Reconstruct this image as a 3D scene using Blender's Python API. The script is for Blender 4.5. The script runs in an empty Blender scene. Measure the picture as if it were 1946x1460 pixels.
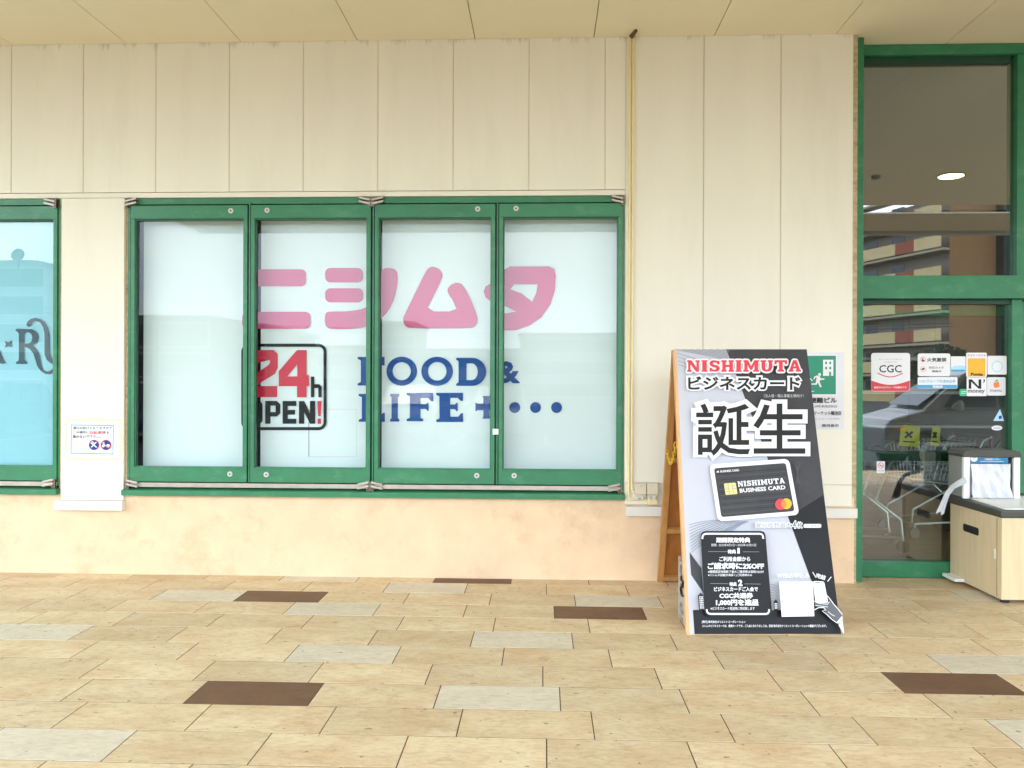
import bpy, bmesh, math, random
from mathutils import Vector, Matrix
random.seed(7)
R = math.radians
SC = bpy.context.scene
COL = SC.collection

# ------------------------------------------------------------------ camera
EYE = Vector((0.0, 0.0, 1.53))
FPX, PW, PH = 1540.0, 1946.0, 1460.0
RIGHT = Vector((0.999223, 0.039272, 0.003423))
UP = Vector((-0.003424, -0.000044, 0.999994))
FWD = Vector((-0.039272, 0.999229, -0.000090))
cd = bpy.data.cameras.new('camera')
cam = bpy.data.objects.new('camera', cd); COL.objects.link(cam)
cam.matrix_world = Matrix(((RIGHT.x, UP.x, -FWD.x, EYE.x), (RIGHT.y, UP.y, -FWD.y, EYE.y),
                           (RIGHT.z, UP.z, -FWD.z, EYE.z), (0, 0, 0, 1)))
cd.sensor_fit = 'HORIZONTAL'; cd.sensor_width = 36.0; cd.lens = 36.0 * FPX / PW
cd.clip_start = 0.05; cd.clip_end = 2000
SC.camera = cam
# ------------------------------------------------------------------ sky, sun, exposure
SUN_EL, SUN_AZ = 66.0, 205.0
w = bpy.data.worlds.new('World'); SC.world = w; w.use_nodes = True
nt = w.node_tree; nt.nodes.clear()
def WN(t, **k):
    n = nt.nodes.new(t)
    for a, b in k.items(): setattr(n, a, b)
    return n
sky = WN('ShaderNodeTexSky', sky_type='NISHITA', sun_disc=False)
sky.sun_elevation = R(SUN_EL); sky.sun_rotation = R(SUN_AZ); sky.dust_density = 3.0
tc = WN('ShaderNodeTexCoord'); mp = WN('ShaderNodeMapping'); mp.inputs['Scale'].default_value = (1.0, 1.0, 2.6)
nz = WN('ShaderNodeTexNoise'); nz.inputs['Scale'].default_value = 2.2; nz.inputs['Detail'].default_value = 7; nz.inputs['Roughness'].default_value = 0.55
rp = WN('ShaderNodeValToRGB'); rp.color_ramp.elements[0].position = 0.30; rp.color_ramp.elements[1].position = 0.70
rp.color_ramp.elements[0].color = (5.2, 6.5, 8.3, 1); rp.color_ramp.elements[1].color = (10.2, 11.0, 11.7, 1)
mx = WN('ShaderNodeMix', data_type='RGBA'); mx.inputs[0].default_value = 0.82
bg = WN('ShaderNodeBackground'); bg.inputs['Strength'].default_value = 0.10
out = WN('ShaderNodeOutputWorld')
L = nt.links.new
L(tc.outputs['Generated'], mp.inputs['Vector']); L(mp.outputs[0], nz.inputs['Vector']); L(nz.outputs['Fac'], rp.inputs[0])
# thick grey cloud overhead, brighter haze low down
spz = WN('ShaderNodeSeparateXYZ'); L(tc.outputs['Generated'], spz.inputs[0])
el = WN('ShaderNodeMapRange', interpolation_type='SMOOTHSTEP'); el.inputs[1].default_value = 0.15; el.inputs[2].default_value = 0.75; el.inputs[3].default_value = 1.0; el.inputs[4].default_value = 0.42
L(spz.outputs[2], el.inputs[0]); vm = WN('ShaderNodeVectorMath', operation='SCALE')
L(sky.outputs[0], mx.inputs[6]); L(rp.outputs[0], mx.inputs[7]); L(mx.outputs[2], vm.inputs[0]); L(el.outputs[0], vm.inputs['Scale']); L(vm.outputs[0], bg.inputs[0]); L(bg.outputs[0], out.inputs[0])
sd = bpy.data.lights.new('sun', 'SUN'); sd.energy = 0.6; sd.angle = R(14); sd.color = (1.0, 0.96, 0.90)
so = bpy.data.objects.new('sun', sd); COL.objects.link(so)
so.rotation_euler = (R(90 - SUN_EL), 0, R(180 - SUN_AZ)); so.location = (0, -20, 30)
SC.view_settings.view_transform = 'Standard'; SC.view_settings.look = 'None'
SC.view_settings.gamma = 1.0; SC.view_settings.exposure = 2.98
SC.cycles.use_denoising = True; SC.cycles.max_bounces = 14; SC.cycles.diffuse_bounces = 7
SC.cycles.transparent_max_bounces = 16; SC.cycles.sample_clamp_indirect = 8.0

# ------------------------------------------------------------------ measuring helpers: a sight line meets a plane of the place
def ray(u, v): return RIGHT * ((u - PW / 2) / FPX) + UP * (-(v - PH / 2) / FPX) + FWD
def hit(u, v, p, n):
    d = ray(u, v); return EYE + d * ((Vector(p) - EYE).dot(n) / d.dot(n))
def wp(u, v, y): return hit(u, v, (0, y, 0), Vector((0, 1, 0)))
def fp(u, v, z=0.0): return hit(u, v, (0, 0, z), Vector((0, 0, 1)))
def wx(u, v, y): return wp(u, v, y).x
def wz(u, v, y): return wp(u, v, y).z

# ------------------------------------------------------------------ materials
def lin(c):
    if isinstance(c, str):
        c = [int(c[i:i + 2], 16) / 255 for i in (0, 2, 4)]
    return tuple((x / 12.92 if x <= 0.04045 else ((x + 0.055) / 1.055) ** 2.4) for x in c)
MATS = {}
def mat(name, c, rough=0.6, var=0.06, sc=6.0, stretch=(1, 1, 1), bump=0.0, bsc=60.0, metal=0.0, coat=0.0, spot=None, spotamt=0.0, spotsc=3.0, spotlo=0.55, island=0.0, spec=0.5, trans=0.0, detail=6):
    if name in MATS: return MATS[name]
    m = bpy.data.materials.new(name); m.use_nodes = True; t = m.node_tree; t.nodes.clear()
    N = t.nodes.new; K = t.links.new
    o = N('ShaderNodeOutputMaterial'); b = N('ShaderNodeBsdfPrincipled'); K(b.outputs[0], o.inputs[0])
    b.inputs['Roughness'].default_value = rough; b.inputs['Metallic'].default_value = metal
    b.inputs['Coat Weight'].default_value = coat; b.inputs['Coat Roughness'].default_value = 0.12
    b.inputs['Specular IOR Level'].default_value = spec; b.inputs['Transmission Weight'].default_value = trans
    geo = N('ShaderNodeNewGeometry'); mpg = N('ShaderNodeMapping'); mpg.inputs['Scale'].default_value = stretch
    K(geo.outputs['Position'], mpg.inputs['Vector'])
    c = lin(c)
    n1 = N('ShaderNodeTexNoise'); n1.inputs['Scale'].default_value = sc; n1.inputs['Detail'].default_value = detail; n1.inputs['Roughness'].default_value = 0.6
    K(mpg.outputs[0], n1.inputs['Vector'])
    mr = N('ShaderNodeMapRange'); mr.inputs[1].default_value = 0.3; mr.inputs[2].default_value = 0.7
    mr.inputs[3].default_value = 1 - var; mr.inputs[4].default_value = 1 + var
    K(n1.outputs['Fac'], mr.inputs[0])
    mul = N('ShaderNodeVectorMath'); mul.operation = 'SCALE'; mul.inputs[0].default_value = c; K(mr.outputs[0], mul.inputs['Scale'])
    last = mul.outputs[0]
    if island:
        m2 = N('ShaderNodeMapRange'); m2.inputs[3].default_value = 1 - island; m2.inputs[4].default_value = 1 + island
        K(geo.outputs['Random Per Island'], m2.inputs[0])
        s2 = N('ShaderNodeVectorMath'); s2.operation = 'SCALE'; K(last, s2.inputs[0]); K(m2.outputs[0], s2.inputs['Scale']); last = s2.outputs[0]
    if spot:
        n2 = N('ShaderNodeTexNoise'); n2.inputs['Scale'].default_value = spotsc; n2.inputs['Detail'].default_value = 8; n2.inputs['Roughness'].default_value = 0.68
        mp2 = N('ShaderNodeMapping'); mp2.inputs['Location'].default_value = (3.1, 7.7, 1.3); mp2.inputs['Scale'].default_value = stretch
        K(geo.outputs['Position'], mp2.inputs['Vector']); K(mp2.outputs[0], n2.inputs['Vector'])
        m3 = N('ShaderNodeMapRange'); m3.inputs[1].default_value = spotlo; m3.inputs[2].default_value = spotlo + 0.18; m3.inputs[3].default_value = 0; m3.inputs[4].default_value = spotamt
        K(n2.outputs['Fac'], m3.inputs[0])
        x = N('ShaderNodeMix'); x.data_type = 'RGBA'; K(m3.outputs[0], x.inputs[0]); K(last, x.inputs[6]); x.inputs[7].default_value = (*lin(spot), 1); last = x.outputs[2]
    K(last, b.inputs['Base Color'])
    if bump:
        n3 = N('ShaderNodeTexNoise'); n3.inputs['Scale'].default_value = bsc; n3.inputs['Detail'].default_value = 5; K(mpg.outputs[0], n3.inputs['Vector'])
        bp = N('ShaderNodeBump'); bp.inputs['Strength'].default_value = bump; bp.inputs['Distance'].default_value = 0.01
        K(n3.outputs['Fac'], bp.inputs['Height']); K(bp.outputs[0], b.inputs['Normal'])
    MATS[name] = m; return m
def mould(m):
    t = m.node_tree; N = t.nodes.new; K = t.links.new; b = [n for n in t.nodes if n.type == 'BSDF_PRINCIPLED'][0]; src = b.inputs['Base Color'].links[0].from_socket
    geo = N('ShaderNodeNewGeometry'); sx = N('ShaderNodeSeparateXYZ'); K(geo.outputs['Position'], sx.inputs[0])
    mp = N('ShaderNodeMapping'); mp.inputs['Scale'].default_value = (2.2, 1, .35); K(geo.outputs['Position'], mp.inputs['Vector'])
    n = N('ShaderNodeTexNoise'); n.inputs['Scale'].default_value = 3.2; n.inputs['Detail'].default_value = 10; n.inputs['Roughness'].default_value = .75; K(mp.outputs[0], n.inputs['Vector'])
    a = N('ShaderNodeMapRange'); a.inputs[1].default_value = 4.06; a.inputs[2].default_value = 4.235; a.inputs[3].default_value = -.30; a.inputs[4].default_value = .02; K(sx.outputs['Z'], a.inputs[0])
    ad = N('ShaderNodeMath'); ad.operation = 'ADD'; K(n.outputs['Fac'], ad.inputs[0]); K(a.outputs[0], ad.inputs[1])
    r = N('ShaderNodeMapRange'); r.inputs[1].default_value = .50; r.inputs[2].default_value = .66; r.inputs[3].default_value = 0; r.inputs[4].default_value = .42; K(ad.outputs[0], r.inputs[0])
    x = N('ShaderNodeMix'); x.data_type = 'RGBA'; K(r.outputs[0], x.inputs[0]); K(src, x.inputs[6]); x.inputs[7].default_value = (*lin('4a4030'), 1); K(x.outputs[2], b.inputs['Base Color'])
def glass_mat(name, ior, tint=(1, 1, 1)):
    m = bpy.data.materials.new(name); m.use_nodes = True; t = m.node_tree; t.nodes.clear(); N = t.nodes.new; K = t.links.new
    o = N('ShaderNodeOutputMaterial'); x = N('ShaderNodeMixShader'); tr = N('ShaderNodeBsdfTransparent'); tr.inputs[0].default_value = (*tint, 1)
    g = N('ShaderNodeBsdfGlossy'); g.inputs['Roughness'].default_value = 0.0; f = N('ShaderNodeFresnel'); f.inputs['IOR'].default_value = ior
    n = N('ShaderNodeTexNoise'); n.inputs['Scale'].default_value = 1.1; n.inputs['Detail'].default_value = 1.0
    geo = N('ShaderNodeNewGeometry'); K(geo.outputs['Position'], n.inputs['Vector'])
    bp = N('ShaderNodeBump'); bp.inputs['Strength'].default_value = 0.006; bp.inputs['Distance'].default_value = 0.003; K(n.outputs['Fac'], bp.inputs['Height']); K(bp.outputs[0], g.inputs['Normal'])
    inv = N('ShaderNodeMath'); inv.operation = 'SUBTRACT'; inv.inputs[0].default_value = 1.0; K(geo.outputs['Backfacing'], inv.inputs[1])
    mu = N('ShaderNodeMath'); mu.operation = 'MULTIPLY'; K(f.outputs[0], mu.inputs[0]); K(inv.outputs[0], mu.inputs[1])
    K(mu.outputs[0], x.inputs[0]); K(tr.outputs[0], x.inputs[1]); K(g.outputs[0], x.inputs[2]); K(x.outputs[0], o.inputs[0])
    return m
def emis(name, c, s):
    m = bpy.data.materials.new(name); m.use_nodes = True; b = m.node_tree.nodes['Principled BSDF']
    b.inputs['Base Color'].default_value = (*lin(c), 1); b.inputs['Emission Color'].default_value = (*lin(c), 1); b.inputs['Emission Strength'].default_value = s
    return m
M = dict(
    panel=mat('cream_panel', 'e6e3d3', 0.7, 0.03, 1.8, (1.6, 1, 0.25), bump=0.06, bsc=90, spot='b5a886', spotamt=0.13, spotsc=1.7, spotlo=0.53),
    sealant=mat('joint_sealant', 'd3c9b0', 0.8, 0.10, 9),
    caulk=mat('old_caulk', 'b7a583', 0.9, 0.25, 22, (1, 1, 1.5), bump=0.4, bsc=50, spot='4d3f30', spotamt=0.7, spotsc=10, spotlo=0.56),
    plaster=mat('peach_plaster', 'e2c6a4', 0.85, 0.06, 5.0, bump=0.3, bsc=70, spot='b98c62', spotamt=0.36, spotsc=3.6, spotlo=0.53),
    trim=mat('white_trim', 'dddbd2', 0.6, 0.03, 5),
    ceil=mat('ceiling_board', 'e3dbc2', 0.75, 0.02, 2.0, bump=0.05, bsc=120),
    gap=mat('dark_gap', '3a3024', 0.9, 0.1),
    green=mat('green_paint', '2a7850', 0.40, 0.13, 4, (1, 1, 2.0), bump=0.04, bsc=30, spot='86b39b', spotamt=0.20, spotsc=5, spotlo=0.53, coat=0.1),
    greendark=mat('green_rubber', '12402d', 0.5, 0.1, 8),  # darker green for seals, rails and the top and left beads
    steel=mat('brushed_steel', 'b3a99e', 0.42, 0.12, 12, metal=0.8),
    chrome=mat('zinc_tube', 'a6aaac', 0.30, 0.06, 12, metal=0.9),
    hinge=mat('bronze_hinge', '5d4a3c', 0.4, 0.1, 12, metal=0.6),
    board=mat('white_board', 'd3e4e4', 0.6, 0.012, 1.2),
    blueboard=mat('pale_blue_board', '8ac6d3', 0.6, 0.02, 1.2),
    black=mat('black_rubber', '191a1b', 0.5, 0.1),
    dark=mat('dark_room', '2a2723', 0.8, 0.1),
    ink=mat('charcoal_ink', '29292a', 0.5, 0.05, spec=.2), white=mat('white_print', 'e2e2e5', 0.5, 0.015),
    red=mat('red_print', 'd23a48', 0.5, 0.03), poster=mat('poster_grey', 'bcbec8', 0.42, 0.015, 2),
    posterdark=mat('poster_dark', '424244', 0.45, 0.14, 7, spec=.22, bump=.25, bsc=7), posterblack=mat('poster_black', '121213', 0.42, 0.15, 5, spec=.28, bump=.25, bsc=7),
    greyblue=mat('poster_bluegrey', '8d99ab', 0.42, 0.05), greyline=mat('poster_line', '7c818a', 0.42, 0.02),
    midgrey=mat('poster_mid_grey', '84858a', 0.42, 0.05), gold=mat('gold_chip', 'dfcf86', 0.4, 0.05),
    yellow=mat('yellow_print', 'e9b021', 0.45, 0.04), orange=mat('orange_print', 'ea7a2c', 0.45, 0.03),
    crimson=mat('crimson_vinyl', 'c00f33', 0.4, 0.02), pink=mat('sky_paled_red_vinyl', 'bf4c78', 0.4, 0.02),  # pink: the crimson vinyl with reflected sky put into its colour
    navy=mat('blue_vinyl', '07478c', 0.4, 0.03, spec=.2), vinylblack=mat('black_vinyl', '0a1111', 0.4, 0.05, spec=.2),
    teal=mat('dark_teal_vinyl', '1d3f47', 0.4, 0.04),
    wood=mat('orange_timber', 'b4834a', 0.55, 0.13, 5, (5, 5, 0.6), bump=0.15, bsc=30), ply=mat('brown_plywood', '9a6128', 0.6, 0.16, 6, (5, 5, 0.5), bump=0.1, bsc=30),
    palewood=mat('pale_timber', 'd8ab79', 0.6, 0.10, 6, (5, 5, 0.6)),
    laminate=mat('oak_laminate', 'd6c39d', 0.5, 0.07, 7, (4, 4, 0.35), bump=0.05, bsc=40),
    lamdark=mat('oak_laminate_groove', '9c8a63', 0.6, 0.06, 7, (4, 4, 0.4)),
    charcoal=mat('charcoal_plastic', '45453f', 0.42, 0.05, 8), greyplastic=mat('grey_plastic', '8d938e', 0.5, 0.06, 8),
    lightgrey=mat('light_grey_plastic', 'c8c9c6', 0.45, 0.04), whiteplastic=mat('white_plastic', 'eef0ec', 0.35, 0.02),
    label=mat('blue_label', '2f78ab', 0.4, 0.04), poly=mat('white_polythene', 'd3d6db', 0.3, 0.03, 14, bump=0.35, bsc=14),
    block=mat('concrete_block', 'a7a39a', 0.95, 0.16, 30, bump=0.6, bsc=60, spot='4a4741', spotamt=0.5, spotsc=12, spotlo=0.57),
    chain=mat('yellow_plastic_chain', 'e6bd1c', 0.4, 0.05), paper=mat('white_paper', 'e0e0e0', 0.7, 0.012),
    tape=mat('yellowed_tape', 'e2dcb8', 0.4, 0.06, 20), evac=mat('sign_green', '1f8a6c', 0.45, 0.03), signgrey=mat('sign_pale_grey', 'd9dade', 0.5, 0.02),
    skyblue=mat('sky_blue_print', '3b9ccb', 0.45, 0.04), paleblue=mat('pale_blue_print', 'a9d3ea', 0.5, 0.05), mint=mat('mint_print', '35b083', 0.5, 0.05),
    yelsign=mat('yellow_card', 'd0c030', 0.5, 0.06), conduit=mat('cream_conduit', 'e6d7a4', 0.5, 0.05), beigebox=mat('beige_plastic', 'cfc6ae', 0.5, 0.05),
    maroon=mat('maroon_plastic', '7a1f2e', 0.4, 0.06), handgrey=mat('hand_grey', '56575a', 0.4, 0.05),
)
M['glass'] = glass_mat('window_glass', 1.54, (0.99, 0.999, 0.998)); M['leftglass'] = glass_mat('left_window_glass', 1.85, (0.99, 0.999, 0.998)); M['doorglass'] = glass_mat('door_glass', 2.9, (0.80, 0.87, 0.84))

mould(M['panel'])
# ------------------------------------------------------------------ mesh builder
def setp(o, label=None, cat=None, group=None, kind=None):
    if label: o['label'] = label
    if cat: o['category'] = cat
    if group: o['group'] = group
    if kind: o['kind'] = kind
    return o
def thing(name, loc, label, cat, group=None, rz=0.0):
    o = bpy.data.objects.new(name, None); COL.objects.link(o); o.location = loc; o.rotation_euler = (0, 0, rz); o.empty_display_size = 0.1
    bpy.context.view_layer.update()
    return setp(o, label, cat, group)
class MB:
    def __init__(s): s.v = []; s.f = []; s.mi = []; s.mats = []; s.sm = []
    def m(s, mt):
        mt = M[mt] if isinstance(mt, str) else mt
        if mt not in s.mats: s.mats.append(mt)
        return s.mats.index(mt)
    def add(s, vs, fs, mt, smooth=False):
        b = len(s.v); s.v += [Vector(x) for x in vs]; k = s.m(mt)
        for f in fs: s.f.append([b + i for i in f]); s.mi.append(k); s.sm.append(smooth)
        return s
    def box(s, x0, x1, y0, y1, z0, z1, mt):
        if x0 > x1: x0, x1 = x1, x0
        if y0 > y1: y0, y1 = y1, y0
        if z0 > z1: z0, z1 = z1, z0
        return s.add([(x0, y0, z0), (x1, y0, z0), (x1, y1, z0), (x0, y1, z0), (x0, y0, z1), (x1, y0, z1), (x1, y1, z1), (x0, y1, z1)],
                     [(0, 3, 2, 1), (4, 5, 6, 7), (0, 1, 5, 4), (1, 2, 6, 5), (2, 3, 7, 6), (3, 0, 4, 7)], mt)
    def obox(s, o, ax, ay, az, mt):      # corner and three edge vectors
        o, ax, ay, az = map(Vector, (o, ax, ay, az))
        vs = [o, o + ax, o + ax + ay, o + ay, o + az, o + ax + az, o + ax + ay + az, o + ay + az]
        return s.add(vs, [(0, 3, 2, 1), (4, 5, 6, 7), (0, 1, 5, 4), (1, 2, 6, 5), (2, 3, 7, 6), (3, 0, 4, 7)], mt)
    def bar(s, a, b, wd, dp, mt, up=(0, 1, 0)):
        a, b = Vector(a), Vector(b); d = (b - a).normalized(); sx = d.cross(Vector(up)).normalized(); sy = sx.cross(d)
        return s.obox(a - sx * wd / 2 - sy * dp / 2, sx * wd, sy * dp, b - a, mt)
    def prism(s, pts, ext, mt):          # polygon (3-D points) extruded by ext
        n = len(pts); ext = Vector(ext); vs = [Vector(p) for p in pts] + [Vector(p) + ext for p in pts]
        return s.add(vs, [list(range(n))[::-1], list(range(n, 2 * n))] + [(i, (i + 1) % n, n + (i + 1) % n, n + i) for i in range(n)], mt)
    def tube(s, path, r, mt, n=8, cap=True):
        P = [Vector(p) for p in path]; vs = []; fs = []
        rr = r if isinstance(r, (list, tuple)) else [r] * len(P)
        ref = None
        for i, p in enumerate(P):
            d = ((P[min(i + 1, len(P) - 1)] - P[max(i - 1, 0)])).normalized()
            if ref is None:
                ref = d.cross(Vector((0, 0, 1)))
                if ref.length < 0.05: ref = d.cross(Vector((1, 0, 0)))
            ref = (ref - d * ref.dot(d)).normalized(); q = d.cross(ref)
            for k in range(n):
                a = 2 * math.pi * k / n; vs.append(p + (ref * math.cos(a) + q * math.sin(a)) * rr[i])
        for i in range(len(P) - 1):
            for k in range(n): fs.append((i * n + k, i * n + (k + 1) % n, (i + 1) * n + (k + 1) % n, (i + 1) * n + k))
        if cap: fs += [list(range(n))[::-1], list(range((len(P) - 1) * n, len(P) * n))]
        return s.add(vs, fs, mt, True)
    def disc(s, c, r, h, axis, mt, n=20):
        c = Vector(c); a = Vector(axis).normalized(); return s.tube([c, c + a * h], r, mt, n)
    def build(s, name, parent=None, bev=0.0, label=None, local=False):
        me = bpy.data.meshes.new(name)
        inv = Matrix.Identity(4)
        if parent is not None and not local:
            inv = root_matrix(parent).inverted()
        me.from_pydata([inv @ v for v in s.v], [], s.f)
        for mt in s.mats: me.materials.append(mt)
        for p, k, q in zip(me.polygons, s.mi, s.sm): p.material_index = k; p.use_smooth = q
        bm = bmesh.new(); bm.from_mesh(me); bmesh.ops.recalc_face_normals(bm, faces=bm.faces)
        if bev:
            es = [e for e in bm.edges if len(e.link_faces) == 2 and e.calc_face_angle(0) > 0.6]
            if es: bmesh.ops.bevel(bm, geom=es, offset=bev, segments=2, profile=0.6, affect='EDGES', clamp_overlap=True)
        for e in bm.edges:
            if len(e.link_faces) == 2 and e.calc_face_angle(0) > 0.7: e.smooth = False
        bm.to_mesh(me); bm.free()
        o = bpy.data.objects.new(name, me); COL.objects.link(o)
        if parent is not None: o.parent = parent
        if label: o['label'] = label
        return o
def root_matrix(o):
    m = o.matrix_basis.copy()
    while o.parent: o = o.parent; m = o.matrix_basis @ m
    return m
def part(parent, name, fn, bev=0.0, label=None):
    b = MB(); fn(b); return b.build(name, parent, bev, label)

# ------------------------------------------------------------------ flat print on real sheets: lettering as thin raised meshes
TXT = {}
def text_mesh(body, bold=0.0, res=2):
    k = (body, bold)
    if k in TXT: return TXT[k]
    c = bpy.data.curves.new('t', 'FONT'); c.body = body; c.resolution_u = res; c.fill_mode = 'FRONT'; c.space_character = 1.0
    c.bevel_depth = bold; c.bevel_resolution = 1 if bold > 0.02 else 0
    o = bpy.data.objects.new('t', c); COL.objects.link(o)
    dg = bpy.context.evaluated_depsgraph_get(); me = bpy.data.meshes.new_from_object(o.evaluated_get(dg))
    vs = [v.co.copy() for v in me.vertices]; fs = [list(p.vertices) for p in me.polygons]
    bpy.data.objects.remove(o); bpy.data.curves.remove(c); bpy.data.meshes.remove(me)
    x0 = min(v.x for v in vs); x1 = max(v.x for v in vs); y0 = min(v.y for v in vs); y1 = max(v.y for v in vs); zm = max(abs(v.z) for v in vs) or 1
    r = ([((v.x - x0) / (x1 - x0), (v.y - y0) / (y1 - y0), v.z / zm) for v in vs], fs); TXT[k] = r; return r
def curve_fill(loops):
    c = bpy.data.curves.new('t', 'CURVE'); c.dimensions = '2D'; c.fill_mode = 'BOTH'
    for lp in loops:
        sp = c.splines.new('POLY'); sp.points.add(len(lp) - 1); sp.use_cyclic_u = True
        for q, p in zip(sp.points, lp): q.co = (p[0], p[1], 0, 1)
    o = bpy.data.objects.new('t', c); COL.objects.link(o)
    dg = bpy.context.evaluated_depsgraph_get(); me = bpy.data.meshes.new_from_object(o.evaluated_get(dg))
    vs = [(v.co.x, v.co.y) for v in me.vertices]; fs = [list(p.vertices) for p in me.polygons]
    bpy.data.objects.remove(o); bpy.data.curves.remove(c); bpy.data.meshes.remove(me); return vs, fs
def chaikin(p, n=2):
    for _ in range(n):
        q = []
        for i in range(len(p)):
            a, b = p[i], p[(i + 1) % len(p)]
            q += [(a[0] * .75 + b[0] * .25, a[1] * .75 + b[1] * .25), (a[0] * .25 + b[0] * .75, a[1] * .25 + b[1] * .75)]
        p = q
    return p
class Art:
    """print on a plane: origin o, normal n towards the viewer; t = pixel transform (x0, y0, scale)"""
    def __init__(s, o, n, t=(0, 0, 1), step=0.0004, base=0.0008):
        s.o = Vector(o); s.n = Vector(n).normalized(); s.t = t; s.k = base; s.step = step; s.L = {}
        s.U = Vector((0, 0, 1)).cross(s.n).normalized(); s.V = s.n.cross(s.U)
    def P(s, x, y):
        return hit(s.t[0] + x * s.t[2], s.t[1] + y * s.t[2], s.o, s.n)
    def layer(s, nm): return s.L.setdefault(nm, MB())
    def lift(s): s.k += s.step; return s.n * s.k
    def fill(s, nm, mt, loops, smooth=0):
        loops = [chaikin(l, smooth) if smooth else l for l in loops]
        d = s.lift(); vs, fs = curve_fill([[(a, -b) for a, b in l] for l in loops])
        s.layer(nm).add([s.P(a, -b) + d for a, b in vs], fs, mt)
    def rect(s, nm, mt, x0, y0, x1, y1): s.fill(nm, mt, [[(x0, y0), (x1, y0), (x1, y1), (x0, y1)]])
    def rrect(s, nm, mt, x0, y0, x1, y1, r, hole=None):
        def lp(a, b, c, d, r):
            q = []
            for cx, cy, st in ((c - r, b + r, -90), (c - r, d - r, 0), (a + r, d - r, 90), (a + r, b + r, 180)):
                for k in range(6): t = R(st + k * 18); q.append((cx + r * math.cos(t), cy + r * math.sin(t)))
            return q
        ls = [lp(x0, y0, x1, y1, r)]
        if hole: ls.append(lp(x0 + hole, y0 + hole, x1 - hole, y1 - hole, max(r - hole, .2)))
        s.fill(nm, mt, ls)
    def circ(s, nm, mt, cx, cy, r, hole=None, ry=None):
        ry = ry or r
        c = lambda a, b: [(cx + a * math.cos(k * math.pi / 16), cy + b * math.sin(k * math.pi / 16)) for k in range(32)]
        s.fill(nm, mt, [c(r, ry)] + ([c(hole, hole)] if hole else []))
    def line(s, nm, mt, pts, wd, closed=False):
        d = s.lift(); P = [s.P(*p) + d for p in pts]; vs = []; sc = wd * s.t[2] / FPX
        for i, p in enumerate(P):
            a = P[max(i - 1, 0)]; b = P[min(i + 1, len(P) - 1)]; t = (b - a).normalized(); q = t.cross(s.n)
            dist = (p - EYE).dot(FWD); h = q * (sc * dist / 2); vs += [p - h, p + h]
        s.layer(nm).add(vs, [(2 * i, 2 * i + 1, 2 * i + 3, 2 * i + 2) for i in range(len(P) - 1)], mt)
    def curve(s, nm, mt, a, c, b, wd, n=14):
        s.line(nm, mt, [((1 - t) ** 2 * a[0] + 2 * t * (1 - t) * c[0] + t * t * b[0], (1 - t) ** 2 * a[1] + 2 * t * (1 - t) * c[1] + t * t * b[1]) for t in [k / n for k in range(n + 1)]], wd)
    def text(s, nm, mt, body, x0, y0, x1, y1, bold=0.0):
        s.qtext(nm, mt, body, (x0, y1), (x1, y1), (x1, y0), (x0, y0), bold)
    def qtext(s, nm, mt, body, bl, br, tr, tl, bold=0.0):
        vs, fs = text_mesh(body, bold); d = s.lift(); bl, br, tr, tl = [s.P(*q) + d for q in (bl, br, tr, tl)]
        s.layer(nm).add([(bl * (1 - a) + br * a) * (1 - b) + (tl * (1 - a) + tr * a) * b + s.n * (c * s.step * 0.3) for a, b, c in vs], fs, mt)
        s.k += s.step * 0.3
    def build(s, parent):
        for nm, b in s.L.items(): b.build(nm.strip(), parent)

# ================================================================== SETTING
WY = 6.34          # face of the shop wall
CZ = 4.235         # underside of the canopy
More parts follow.
